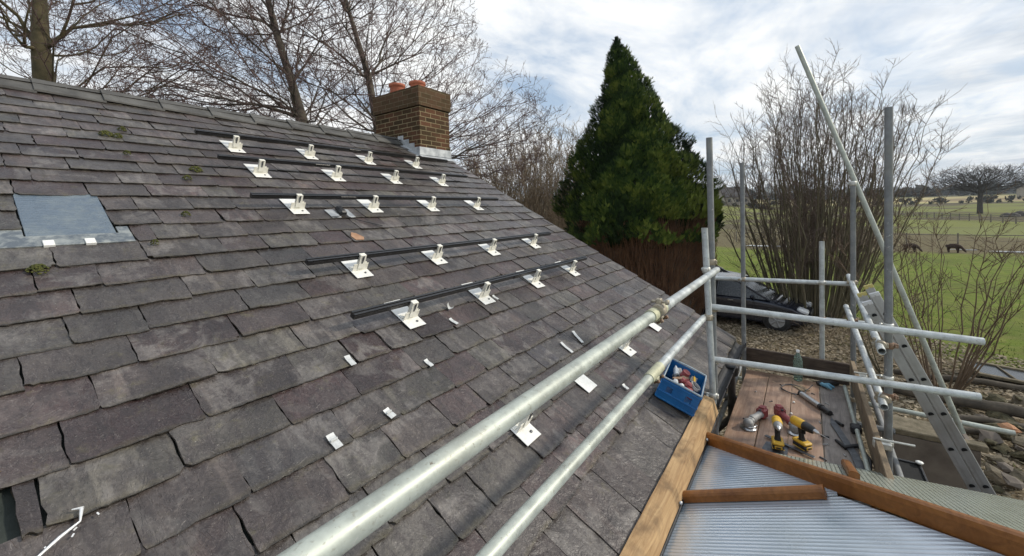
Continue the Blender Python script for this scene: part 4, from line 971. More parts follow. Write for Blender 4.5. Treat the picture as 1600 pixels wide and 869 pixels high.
def drill(label, loc, rz, long_):
    g = thing('cordless_drill', loc, label, 'drill', None, (0, 0, rz))
    mb = MB(); mb.box((0, 0, .03), (.115, .075, .034), bev=.010); mb.build('battery', 'black_plastic', g)
    mb = MB(); mb.box((0, 0, .058), (.118, .078, .026), bev=.009); mb.box((-.061, 0, .034), (.006, .05, .022), bev=.002); mb.box((0, 0, .018), (.10, .079, .006), bev=.002); mb.build('battery_cover', 'yellow_plastic', g)
    mb = MB(); mb.box((-.0655, 0, .035), (.003, .030, .012), bev=.001); mb.box((0, 0, .0725), (.05, .04, .004), bev=.001); mb.build('badge', 'black_plastic', g)
    mb = MB(); mb.tube([(.0, 0, .065), (.006, 0, .10), (.010, 0, .15), (.012, 0, .175)], [.024, .019, .021, .024], 14); mb.box((-.02, 0, .14), (.016, .014, .03), bev=.004); mb.build('handle', 'black_plastic', g)
    hx = .09 if long_ else .07
    mb = MB(); mb.tube([(.085, 0, .19), (.078, 0, .19), (.02, 0, .192), (-.02, 0, .192)], [.020, .034, .036, .034], 18); mb.build('motor_body', 'yellow_plastic', g)
    mb = MB()
    if long_: mb.tube([(-.02, 0, .192), (-.05, 0, .192), (-.09, 0, .192), (-.105, 0, .192)], [.035, .033, .028, .018], 18)
    else: mb.tube([(-.02, 0, .192), (-.045, 0, .192), (-.06, 0, .192)], [.032, .028, .018], 18)
    mb.build('gearbox', 'black_plastic' if long_ else 'dusty_grey', g)
    e_ = -.105 if long_ else -.06
    mb = MB(); mb.tube([(e_, 0, .192), (e_-.02, 0, .192), (e_-.034, 0, .192)], [.018, .015, .006], 12); mb.tube([(e_-.03, 0, .192), (e_-(.11 if long_ else .05), 0, .192)], .0028, 6); mb.build('chuck', 'steel', g)
    return g
drill('yellow and black impact driver standing on its battery on the loose slate', (3.75, .185, DZ+.008), R(8), False)
drill('yellow and black cordless drill with a long bit, right of the impact driver', (3.86, .030, DZ), R(48), True)
mb = MB(); pl = [(3.56, .27), (3.60, .125), (3.86, .115), (3.845, .165), (3.82, .265), (3.70, .285)]
n = len(pl); mb.add([(a, b, DZ+.007) for a, b in pl]+[(a, b, DZ) for a, b in pl], [tuple(range(n))[::-1], tuple(range(n, 2*n))]+[(k, (k+1) % n, n+(k+1) % n, n+k) for k in range(n)])
tag(mb.build('loose_slate', 'dark_steel'), 'dark loose slate lying on the deck under the impact driver', 'slate')
mb = MB(); mb.box((3.82, .115, DZ+.016), (.36, .03, .007), Matrix.Rotation(R(64), 3, 'Z'), .002); tag(mb.build('steel_bar', 'dark_steel'), 'dark flat steel bar lying between the yellow drills and the slate', 'bar')
mb = MB(); mb.box((3.78, -.098, DZ+.006), (.05, .01, .01), Matrix.Rotation(R(60), 3, 'Z'), .002); tag(mb.build('loose_screw', 'dark_steel'), 'black screw right of the cordless drill on the deck', 'screw', None)
mb = MB(); mb.box((4.15, -.12, DZ+.006), (.014, .055, .012), Matrix.Rotation(R(12), 3, 'Z'), .002); tag(mb.build('drill_bit', 'black_plastic'), 'short black bit lying over the right hand board gap', 'bit')
g_ = random.Random(5)
for k in range(14):
    x_, y_ = g_.uniform(3.7, 5.2), g_.uniform(-.28, .48); L_ = g_.uniform(.018, .04)
    mb = MB(); mb.box((0, 0, 0), (L_, .006, .006)); mb.box((L_/2, 0, 0), (.004, .012, .010)); o = mb.build('deck_screw', 'steel' if k % 2 else 'dark_steel'); o.location = (x_, y_, DZ+.004); o.rotation_euler = (0, 0, g_.uniform(0, 6))
    tag(o, ('bright' if k % 2 else 'dark')+' loose screw scattered on the scaffold boards', 'screw', ('bright' if k % 2 else 'dark')+' screws scattered on the deck')
# slate ripper: long blade and dark straps
rp = thing('slate_ripper', (4.1, -.25, DZ), 'long dark steel slate ripper with black hooked arms by the outer toe board', 'slate ripper'); ro = -Vector(rp.location)
mb = MB(); a = [(4.55, -.175), (4.42, -.215), (3.86, -.335), (3.70, -.335), (3.72, -.29), (3.95, -.265), (4.42, -.165)]
n = len(a); mb.add([(x_, y_, DZ+.014) for x_, y_ in a]+[(x_, y_, DZ+.006) for x_, y_ in a], [tuple(range(n)), tuple(range(n, 2*n))[::-1]]+[(n+k, n+(k+1) % n, (k+1) % n, k) for k in range(n)]); mb.build('blade', 'dark_steel', rp, ro)
mb = MB(); mb.tube([(4.12, -.19, DZ+.01), (4.02, -.24, DZ+.016), (4.10, -.33, DZ+.02), (3.90, -.375, DZ+.014), (3.74, -.365, DZ+.01)], [.012, .018, .018, .014, .006], 8); mb.build('hook_arm', 'black_plastic', rp, ro)
mb = MB(); mb.tube([(4.48, -.205, DZ+.012), (4.42, -.25, DZ+.014)], .013, 8); mb.build('hook_arm', 'black_plastic', rp, ro)
# torch tube with wire loop
tt = thing('sealant_gun', (4.8, -.03, DZ), 'chrome barrelled sealant gun lying with its black nozzle towards the drills', 'sealant gun'); o_ = -Vector(tt.location)
a, b = Vector((4.93, .045, DZ+.026)), Vector((4.68, -.115, DZ+.026))
mb = MB(); mb.tube([a, a.lerp(b, .9)], .025, 18); mb.build('barrel', 'steel', tt, o_)
mb = MB(); mb.tube([a.lerp(b, .9), b], .027, 18, True, .8); mb.build('end_ring', 'black_plastic', tt, o_); mb = MB(); mb.tube([a-(b-a).normalized()*.012, a+(b-a).normalized()*.01], .027, 18); mb.build('end_ring', 'black_plastic', tt, o_)
mb = MB(); n = 40
for q_ in range(2):
    mb.tube([(5.05+.10*math.cos(t_)*1.15, .11+.105*math.sin(t_), DZ+.006+.006*q_+.004*math.sin(3*t_+q_)) for t_ in [2*math.pi*k/n for k in range(n+1)]], .004, 6)
mb.tube([(5.08, .01, DZ+.008), (5.12, -.02, DZ+.02), (5.16, -.05, DZ+.05)], .004, 6)
tag(mb.build('wire_coil', 'dark_steel'), 'loose coil of dark wire beside the sealant gun', 'wire')
mb = MB(); mb.box((5.13, .045, DZ+.006), (.13, .09, .008), Matrix.Rotation(R(35), 3, 'Z'), .002); tag(mb.build('sanding_block', 'toe_wood'), 'small flat brown offcut of wood inside the wire coil', 'offcut')
for (x_, y_, l) in ((4.72, .10, 'white plaster chip left of the sealant gun nozzle'), (4.45, .115, 'second white chip further down the middle board')):
    mb = MB(); mb.lathe([(0, 0), (.012, .004), (.010, .014), (0, .018)], (x_, y_, DZ), 6); tag(mb.build('plaster_chip', 'plate_white'), l, 'chip')
# bottle
bo = thing('water_bottle', (5.36, .075, DZ), 'clear green tinted plastic water bottle standing at the far end of the deck', 'bottle')
mb = MB(); mb.lathe([(.0, .004), (.034, .0), (.041, .012), (.042, .09), (.039, .10), (.042, .11), (.042, .20), (.036, .245), (.020, .285), (.014, .30), (.014, .315)], (0, 0, 0), 24); mb.build('bottle_body', 'bottle_plastic', bo)
mb = MB(); mb.lathe([(.017, .305), (.017, .33), (0, .332)], (0, 0, 0), 16); mb.build('cap', 'white_pvc', bo)
# gloves
gl = thing('work_glove', (5.32, -.17, DZ), 'crumpled blue and black work gloves at the far right of the deck', 'gloves'); o_ = -Vector(gl.location)
mb = MB()
for k, (dx, dy) in enumerate(((-.02, 0), (.0, .03), (.02, .05), (.03, -.02))):
    mb.tube([(5.30+dx*.5, -.13+dy*.3, DZ+.02), (5.27+dx, -.17+dy*.8, DZ+.032), (5.25+dx*1.2, -.21+dy*1.1, DZ+.016)], [.012, .018, .009], 8)
mb.build('glove_fingers', 'glove_blue', gl, o_)
mb = MB(); mb.tube([(5.31, -.09, DZ+.02), (5.34, -.15, DZ+.028), (5.38, -.22, DZ+.026), (5.41, -.27, DZ+.02)], [.022, .034, .028, .014], 10); mb.build('glove_cuff', 'black_plastic', gl, o_)

# ------------------------------------------------------------------ rubble, tank and low things beside the house
def gz_at(x, y): return float(terr(np.array(x), np.array(y)))
tk = thing('stone_tank', (7.05, -1.28, GZ), 'old grey brown slab sided planter with lichen, beyond the foot of the ladder', 'planter')
mb = MB(); mb.box((-.15, .05, .50), (.05, .80, 1.0), bev=.006); mb.build('front_slab', 'panel_brown', tk)
for yy in (-.33, .43):
    mb = MB(); mb.box((.28, yy, .48), (.80, .05, .96), bev=.006); mb.build('side_slab', 'panel_brown', tk)
mb = MB(); mb.box((-.12, .05, 1.04), (.12, .92, .07), bev=.01); mb.build('coping_board', 'log_wood', tk)
mb = MB(); mb.box((.30, .05, .45), (.8, .70, .9)); mb.build('soil_fill', 'log_wood', tk)
bb = thing('black_bin', (6.15, -.90, GZ), 'black box, shade of its open top painted in, broken white corner beside the front upright', 'box')
mb = MB(); mb.box((-.42, .04, .51), (.86, .27, 1.0), bev=.004); mb.build('box_body', 'hole_shade', bb)  # solid block; its black top paints the shaded inside of an open box
mb = MB(); mb.box((.02, .04, 1.01), (.03, .30, .035), bev=.004); mb.box((-.42, -.105, 1.01), (.86, .02, .035), bev=.004); mb.build('rim', 'black_plastic', bb)
mb = MB(); mb.lathe([(0, -.010), (.03, -.008), (.036, .008), (.02, .016), (0, .014)], (-.0, -.10, 1.045), 7); mb.build('broken_corner', 'plate_white', bb)
random.seed(11)
spots = []
for k in range(120):
    x_ = random.uniform(7.6, 11.8); y_ = -2.05-(x_-8)*.14-abs(random.gauss(0, .8))
    if y_ < -4.2: continue
    spots.append((x_, y_))
def rock(r_, mat, name='rubble_stone'):
    mb = MB(); n = 6
    prof = []
    base = [(0, -.5), (.75, -.42), (1.0, 0), (.72, .42), (0, .5)]
    vs = []
    for (rr, z) in base[1:-1]:
        for k in range(n): a = 2*math.pi*k/n; q = r_*rr*random.uniform(.62, 1.2); vs.append((q*math.cos(a)*1.4, q*math.sin(a), z*.75*r_*random.uniform(.6, 1.3)))
    vs.append((0, 0, -.5*r_)); vs.append((0, 0, .5*r_*random.uniform(.8, 1.1)))
    fs = [(i*n+k, i*n+(k+1) % n, (i+1)*n+(k+1) % n, (i+1)*n+k) for i in range(2) for k in range(n)]
    fs += [(k, 3*n, (k+1) % n) for k in range(n)]+[(2*n+k, 2*n+(k+1) % n, 3*n+1) for k in range(n)]
    mb.add(vs, fs); return mb.build(name, mat)
for k, (x_, y_) in enumerate(spots):
    mt = random.choice(['stone', 'stone', 'stone_green', 'stone_green', 'stone_green', 'panel_brown']); r_ = random.choice((.04, .05, .07, .09, .12))*random.uniform(.8, 1.25)
    lab = {'stone': 'pale grey brown rubble stone', 'stone_green': 'mossy green rubble stone', 'panel_brown': 'dark brown rubble stone'}[mt]
    o = rock(r_, mt); o.location = (x_, y_, gz_at(x_, y_)+r_*.35+.12*random.random()); o.rotation_euler = (random.uniform(-.5, .5), random.uniform(-.5, .5), random.uniform(0, 6))
    tag(o, lab+' in the heap on the ground right of the ladder', 'stone', 'rubble stones heaped beside the ladder')
for (x_, y_, l, mt) in ((9.75, -2.62, 'orange brick lump on top of the rubble, upper one', 'stone_orange'), (9.3, -2.62, 'square tan stone just below the orange lump', 'stone')):
    o = rock(.13, mt, 'brick_lump'); o.location = (x_, y_, GZ+.27); tag(o, l, 'stone')
# rotting logs and boards between shrub and rubble
for k, (a, b, r_, l) in enumerate((((11.2, -1.2), (10.6, -4.6), .10, 'long dark log lying below the small bare shrub'), ((12.4, -1.6), (12.6, -4.4), .07, 'thin dark log behind the small bare shrub'), ((10.3, -2.0), (10.9, -4.8), .06, 'thin mossy log nearest the rubble'), ((9.4, -1.0), (9.9, -2.4), .055, 'short log between planter and rubble'))):
    mb = MB(); A, B = Vector((*a, GZ+r_*1.3)), Vector((*b, GZ+r_*1.5)); mb.tube([A.lerp(B, t_/6)+Vector((0, 0, random.uniform(-.03, .04))) for t_ in range(7)], [r_*random.uniform(.8, 1.15) for _ in range(7)], 9)
    tag(mb.build('fallen_log', 'bark_alder'), l, 'log')
fr = thing('cold_frame', (13.2, -3.45, GZ), 'dark framed old window lying on the ground at the right edge behind the small shrub', 'window frame')
mb = MB(); mb.box((0, 0, .16), (.62, 1.10, .012)); ob = mb.build('glass_pane', 'car_glass', fr); fr.rotation_euler = (R(8), R(-7), R(12))
mb = MB()
for c_, s_ in (((.34, 0, .17), (.07, 1.24, .06)), ((-.34, 0, .17), (.07, 1.24, .06)), ((0, .58, .17), (.62, .07, .06)), ((0, -.58, .17), (.62, .07, .06)), ((0, 0, .17), (.62, .04, .05))): mb.box(c_, s_, bev=.008)
mb.build('frame', 'log_wood', fr)
# leaf litter and twigs over the garden: nobody could count it
N = 46000; lx = rng.uniform(5.6, 19, N); ly = rng.uniform(-5.5, 5.0, N); sz = rng.uniform(.012, .05, N)
keep = ~((lx-ly*1.05 > 19.4)) & ~((lx < 6.6) & (ly > -.2)); lx, ly, sz = lx[keep], ly[keep], sz[keep]; N = len(lx)
lz = terr(lx, ly)+rng.uniform(.005, .035, N); th = rng.uniform(0, 6.28, N); el = rng.uniform(.35, 1., N); tl = rng.uniform(-.5, .5, N)
dx = np.stack([np.cos(th)*sz, np.sin(th)*sz, tl*sz], 1); dy = np.stack([-np.sin(th)*sz*el, np.cos(th)*sz*el, rng.uniform(-.4, .4, N)*sz], 1)
P = np.stack([lx, ly, lz], 1); V = np.stack([P-dx, P-dy, P+dx, P+dy], 1).reshape(-1, 3); F = np.arange(4*N).reshape(-1, 4)
struct(tag(fast_mesh('leaf_litter', V, F, 'litter'), 'pale leaf litter and wood chips scattered over the garden soil', 'leaf litter'), 'stuff')
# rough grass on field edge
N = 60000; gx_ = rng.uniform(9, 46, N)**1.0; gy_2 = rng.uniform(-18, 9, N)
edge = gx_-gy_2*1.05; m_ = ((edge > 17.5+rng.normal(0, .8, N)) & (rng.random(N) < np.clip((27-edge)/9, .0, 1))) | ((rng.random(N) < .05) & (edge < 18)); gx_, gy_2 = gx_[m_], gy_2[m_]; N = len(gx_)
gz_2 = terr(gx_, gy_2); hh = rng.uniform(.03, .075, N)*(1+.6*np.sin(gx_*1.3)*np.sin(gy_2*1.1)); th = rng.uniform(0, 6.28, N); wd = rng.uniform(.004, .009, N)*(1+gx_/20)
P = np.stack([gx_, gy_2, gz_2-.01], 1); sdv = np.stack([np.cos(th)*wd, np.sin(th)*wd, 0*wd], 1); tp = np.stack([rng.normal(0, .03, N), rng.normal(0, .03, N), hh], 1)
V = np.stack([P-sdv, P+sdv, P+tp], 1).reshape(-1, 3); F = np.arange(3*N).reshape(-1, 3)
struct(tag(fast_mesh('field_grass', V, F, 'grass_blade', tint=np.repeat(rng.random(N), 3)), 'short tufty grass growing over the paddock', 'grass'), 'stuff')
# ------------------------------------------------------------------ bare trees grown towards points of their crown
def grow(root, trunk, targets, jit=.06, wpath=.35, r_tip=.006, expo=2.35, r_trunk=None, seed=1, up=.0, maxr=None):
    """connect crown points to a trunk polyline; returns segment arrays (A, B, ra, rb, node positions, radii)"""
    g = np.random.default_rng(seed); P = [np.array(p, float) for p in trunk]; par = [-1]+list(range(len(trunk)-1)); path = [0.0]
    for i in range(1, len(trunk)): path.append(path[-1]+np.linalg.norm(P[i]-P[i-1])*.6)
    T = np.array(targets, float); order = np.argsort(np.min(np.linalg.norm(T[:, None]-np.array(P)[None], axis=2), axis=1)); T = T[order]
    cap = len(P)+len(T)*4; PP = np.zeros((cap, 3)); PP[:len(P)] = P; DR = np.zeros((cap, 3)); DR[:, 2] = .3; pa = np.zeros(cap); pa[:len(P)] = path; par = np.concatenate([par, -np.ones(cap-len(P), int)]).astype(int); n = len(P); P0n = n
    for t in T:
        d = PP[:n]-t; dist = np.sqrt((d*d).sum(1)); below = np.maximum(0, PP[:n, 2]-t[2])
        cs_ = -(d*DR[:n]).sum(1)/(dist+1e-6); c = dist*(1.35-.55*cs_)+wpath*pa[:n]*.6+up*below; c[:1] += 1e3
        k = int(np.argmin(c)); a = PP[k].copy(); L = dist[k]; m = 1 if L < .35 else (2 if L < .9 else 3)
        m = min(m, 3); last = k
        gp = par[k] if par[k] >= 0 else k; dirp = PP[k]-PP[gp]; dn = np.linalg.norm(dirp); dirp = dirp/dn if dn > 1e-6 else np.array([0, 0, 1.])
        for q in range(1, m+1):
            u = q/m; p = a*(1-u)+t*u
            if q < m: p = p+dirp*L*.10*math.sin(math.pi*u)+g.normal(0, jit*.6*L, 3)+np.array([0, 0, -.04*L])
            PP[n] = p; dv = p-PP[last]; DR[n] = dv/(np.linalg.norm(dv)+1e-9); pa[n] = pa[last]+np.linalg.norm(p-PP[last]); par[n] = last; last = n; n += 1
    PP, par = PP[:n], par[:n]
    for _ in range(4):
        main = np.full(n, -1); main[par[1:][::-1]] = np.arange(1, n)[::-1]; Q = PP.copy(); ok = (main >= 0) & (np.arange(n) >= P0n)
        Q[ok] = .4*PP[ok]+.3*PP[par[ok]]+.3*PP[main[ok]]; PP = Q
    acc = np.zeros(n); kids = np.zeros(n, int)
    for i in range(n-1, 0, -1):
        if kids[i] == 0: acc[i] = r_tip**expo
        kids[par[i]] += 1; acc[par[i]] += acc[i]
    r = acc**(1/expo)
    if r_trunk: r = np.minimum(r*1.0, r_trunk) if r.max() > r_trunk else r*(1+(r_trunk/r.max()-1)*np.clip(r/r.max(), 0, 1))
    idx = np.arange(1, n); A = PP[par[idx]]; B = PP[idx]; rb = r[idx]; ra = np.minimum(r[par[idx]], rb*1.5+.002)
    tr_ = idx < P0n
    return A, B, ra, rb, tr_, PP, r, par
def twigs(PP, r, par, per, L, rad, seed, updir=.9, thr=.012, fork=2):
    g = np.random.default_rng(seed); tips = np.setdiff1d(np.arange(len(r)), par); tips = np.repeat(tips, per); n = len(tips)
    A = PP[tips]+g.normal(0, .03, (n, 3)); d = g.normal(0, 1, (n, 3)); d[:, 2] += updir; d /= np.linalg.norm(d, axis=1, keepdims=True); l = g.uniform(.35, 1, n)[:, None]*L
    B = A+d*l; As, Bs, Ra, Rb = [A], [B], [np.full(n, rad)], [np.full(n, rad*.7)]
    for f in range(fork):
        d2 = d+g.normal(0, .65, (n, 3)); d2[:, 2] += updir*.5; d2 /= np.linalg.norm(d2, axis=1, keepdims=True); u = g.uniform(.25, .95, n)[:, None]; S = A+(B-A)*u
        As.append(S); Bs.append(S+d2*l*g.uniform(.35, .75, n)[:, None]); Ra.append(np.full(n, rad*.75)); Rb.append(np.full(n, rad*.5))
    return np.concatenate(As), np.concatenate(Bs), np.concatenate(Ra), np.concatenate(Rb)
def tree(name, base, trunk, targets, label, cat, trunk_r, bark, twig, per=2, tl=.5, tr=.007, r_tip=.010, seed=1, group=None, buds=0, thr=.0125, wpath=.95, up=0., expo=2.1):
    t = thing(name, base, label, cat, group); off = np.array(base, float)
    A, B, ra, rb, tk_, PP, r, par = grow(base, trunk, targets, seed=seed, r_tip=r_tip, r_trunk=trunk_r, wpath=wpath, up=up, expo=expo)
    A, B, PPo = A-off, B-off, PP-off
    big = (rb > trunk_r*.30)
    mbt = MB(); V, F = segs_mesh(A[tk_], B[tk_], np.full(tk_.sum(), 1.)*np.maximum(ra[tk_], rb[tk_]), rb[tk_], 10)
    rr = r[:len(trunk)]; tp = [tuple(np.array(p, float)-off) for p in trunk]; tr_r = [max(x, trunk_r*.25) for x in rr]; tr_r[0] = max(tr_r[0], trunk_r)*1.15
    mbt.tube(tp, tr_r, 14); mbt.build('trunk', bark, t)
    m1 = (~tk_) & (rb > .016); V, F = segs_mesh(A[m1], B[m1], ra[m1]*1.02, rb[m1], 6); fast_mesh('limbs', V, F, bark, t, smooth=True)
    m2_ = (~tk_) & (rb <= .016); tA, tB, tra, trb = twigs(PPo, r, par, per, tl, tr, seed+5, thr=thr)
    V1, F1 = segs_mesh(A[m2_], B[m2_], ra[m2_], rb[m2_], 4); V2, F2 = segs_mesh(tA, tB, tra, trb, 3)
    V = np.concatenate([V1, V2]); F = np.concatenate([F1, F2+len(V1)])
    if buds:
        g = np.random.default_rng(seed+9); k = g.integers(0, len(tA), buds); c = tB[k]*g.uniform(.5, 1, buds)[:, None]+tA[k]*0
        u = g.uniform(.3, 1, buds)[:, None]; c = tA[k]*(1-u)+tB[k]*u; s_ = g.uniform(.012, .026, buds)[:, None]
        d1 = g.normal(0, 1, (buds, 3)); d1 /= np.linalg.norm(d1, axis=1, keepdims=True); d2 = g.normal(0, 1, (buds, 3)); d2 /= np.linalg.norm(d2, axis=1, keepdims=True)
        VB = np.stack([c-d1*s_, c-d2*s_*.6, c+d1*s_, c+d2*s_*.6], 1).reshape(-1, 3); F = np.concatenate([F, np.arange(4*buds).reshape(-1, 4)+len(V)]); V = np.concatenate([V, VB])
    fast_mesh('crown', V, F, twig, t)
    return t
def ell(n, c, rad, seed, shell=.5, zmin=-9, cut=None):
    g = np.random.default_rng(seed); d = g.normal(0, 1, (n*3, 3)); d /= np.linalg.norm(d, axis=1, keepdims=True); q = g.random(n*3)**(1/3)
    q = shell+(1-shell)*q if shell else q
    q = np.where(g.random(n*3) < .35, g.random(n*3)**(1/2), q); lump = 1+.10*np.sin(d[:, 0]*5+seed)+.08*np.sin(d[:, 2]*7+d[:, 1]*6)
    p = np.array(c)+d*(q*lump)[:, None]*np.array(rad); p = p[p[:, 2] > zmin]
    return p[:n]
# tree over the chimney
T3 = np.concatenate([ell(2100, (10.3, 14.2, 5.6), (5.3, 4.8, 5.6), 3, .4, -1.2), ell(420, (13.0, 9.9, 3.1), (2.6, 2.4, 2.3), 33, .3, .2)])
tree('bare_tree', (10.5, 13.2, GZ), [(10.5, 13.2, GZ), (10.45, 13.25, -1), (10.4, 13.3, 1.2), (10.25, 13.45, 3.2), (10.1, 13.7, 5.3), (9.75, 14.2, 7.6), (9.6, 14.6, 9.3)], T3,
     'large rounded bare tree with fine dark twigs right behind the chimney', 'tree', .20, 'bark_alder', 'twig_red', 4, .50, .0056, .0060, 3, 'bare winter trees behind the house', 60000)
T2 = np.concatenate([ell(1700, (6.6, 15.0, 6.6), (4.6, 4.2, 5.6), 4, .35, -.5), ell(420, (5.0, 16.5, 3.2), (2.7, 2.4, 2.1), 44, .3, 1.0)])
tree('bare_tree', (7.6, 13.7, GZ), [(7.6, 13.7, GZ), (7.6, 13.75, 0), (7.53, 13.85, 3.1), (7.35, 14.1, 4.5), (7.1, 14.5, 6.2), (6.85, 14.9, 8.4), (6.7, 15.1, 10.2)], T2,
     'bare tree with a leaning dark trunk halfway along the ridge', 'tree', .20, 'bark_alder', 'twig_red', 4, .58, .0055, .0060, 4, 'bare winter trees behind the house', 40000)
T1 = np.concatenate([ell(1900, (2.9, 20.5, 6.8), (5.6, 4.8, 6.4), 5, .35, -.5)])
tree('bare_tree', (2.35, 19.2, GZ), [(2.35, 19.2, GZ), (2.4, 19.2, 0), (2.38, 19.25, 3.2), (2.32, 19.3, 5.4), (2.40, 19.4, 8.0), (2.6, 19.6, 10.4)], T1,
     'bare tree with the thick mossy trunk at the far left', 'tree', .33, 'bark_mossy', 'twig_red', 4, .72, .0065, .0072, 5, 'bare winter trees behind the house', 46000)
# pale bushy tree between chimney and conifer: many ascending stems
def stems(name, base, n, H, spread, seed, label, cat, bark, twig, rad=.035, side=16, sl=.9, tw=.006, curve=.35, group=None, tlw=None, down=0, base_r=.35, tbl=.5, az=None, lo=.12):
    g = np.random.default_rng(seed); t = thing(name, base, label, cat, group); nS = 9
    SA, SB, Ra, Rb = [], [], [], []; TA, TB, Tr = [], [], []
    for k in range(n):
        a = g.uniform(0, 2*math.pi); q = math.sqrt(g.random()); p = np.array([math.cos(a), math.sin(a), 0])*q*base_r
        out = np.array([math.cos(a), math.sin(a), 0])*spread*q*g.uniform(.7, 1.15); h = H*(1-.30*q**3)*g.uniform(.80, 1.0)
        r0 = rad*g.uniform(.5, 1.2); pts = []
        bend = g.normal(0, .028*H, 2)
        for i in range(nS+1):
            u = i/nS; pts.append(p+out*(u**(1-curve*.5))*1.0+np.array([bend[0]*u*u, bend[1]*u*u, h*u])+g.normal(0, .012*H*u, 3)*np.array([1, 1, .2]))
        pts = np.array(pts)
        for i in range(nS): SA.append(pts[i]); SB.append(pts[i+1]); Ra.append(r0*(1-i/nS*.88)); Rb.append(r0*(1-(i+1)/nS*.88))
        for s_ in range(side):
            u = g.uniform(lo, 1)**.75; i = min(int(u*nS), nS-1); f = u*nS-i; S = pts[i]*(1-f)+pts[i+1]*f
            d = g.normal(0, 1, 3); d[2] = abs(d[2])*.6+.85; d += out/ (spread+.01)*.5; d /= np.linalg.norm(d); L = sl*g.uniform(.35, 1)*(1.15-u*.6)
            E = S+d*L; Mid = S+d*L*.5+g.normal(0, .05*L, 3)
            TA += [S, Mid]; TB += [Mid, E]; Tr += [tw*1.5, tw]
            for w_ in range(4):
                v = g.uniform(.2, 1); S2 = S+(E-S)*v; d2 = d+g.normal(0, .55, 3); d2[2] += .25; d2 /= np.linalg.norm(d2); E2 = S2+d2*L*g.uniform(.25, .55)
                TA.append(S2); TB.append(E2); Tr.append(tw*.75)
    V, F = segs_mesh(SA, SB, Ra, Rb, 6); fast_mesh('stems', V, F, bark, t, smooth=True)
    V, F = segs_mesh(TA, TB, Tr, np.array(Tr)*.6, 3); fast_mesh('crown', V, F, twig, t)
    return t
stems('bare_bush', (20.6, 12.9, GZ), 170, 9.2, 4.2, 21, 'pale brown bare bushy tree between the chimney and the conifer', 'tree', 'bark_bush', 'bark_bush', .045, 26, 1.5, .010, .3, base_r=1.3)
stems('hedge_thicket', (21.5, 16.5, GZ), 44, 7.6, 3.2, 23, 'lower brown thicket behind the roof slope left of the pale bushy tree', 'bush', 'bark_bush', 'bark_bush', .04, 16, 1.5, .010, .5)
stems('coppiced_shrub', (16.9, -.12, GZ), 130, 8.5, 2.25, 22, 'big multi-stemmed bare shrub in the middle of the garden behind the scaffold', 'shrub', 'bark_shrub', 'twig_shrub', .034, 26, 1.15, .0052, .30, base_r=1.0)
stems('small_shrub', (11.8, -2.2, GZ), 22, 4.5, 1.35, 29, 'small open bare shrub with thin dark stems at the right edge', 'shrub', 'bark_sapling', 'bark_sapling', .019, 10, .85, .005, .25, base_r=.3)
stems('small_shrub', (12.6, -1.5, GZ), 9, 2.8, 1.0, 31, 'low sparse bare sapling clump just left of the small shrub', 'shrub', 'bark_shrub', 'bark_shrub', .016, 6, .6, .005, .3, base_r=.2)
stems('bramble_patch', (14.0, -1.1, GZ), 26, .8, .8, 35, 'low straggly bramble patch right of the dark car', 'bramble', 'bark_shrub', 'bark_bush', .008, 6, .35, .004, .3, base_r=.6)
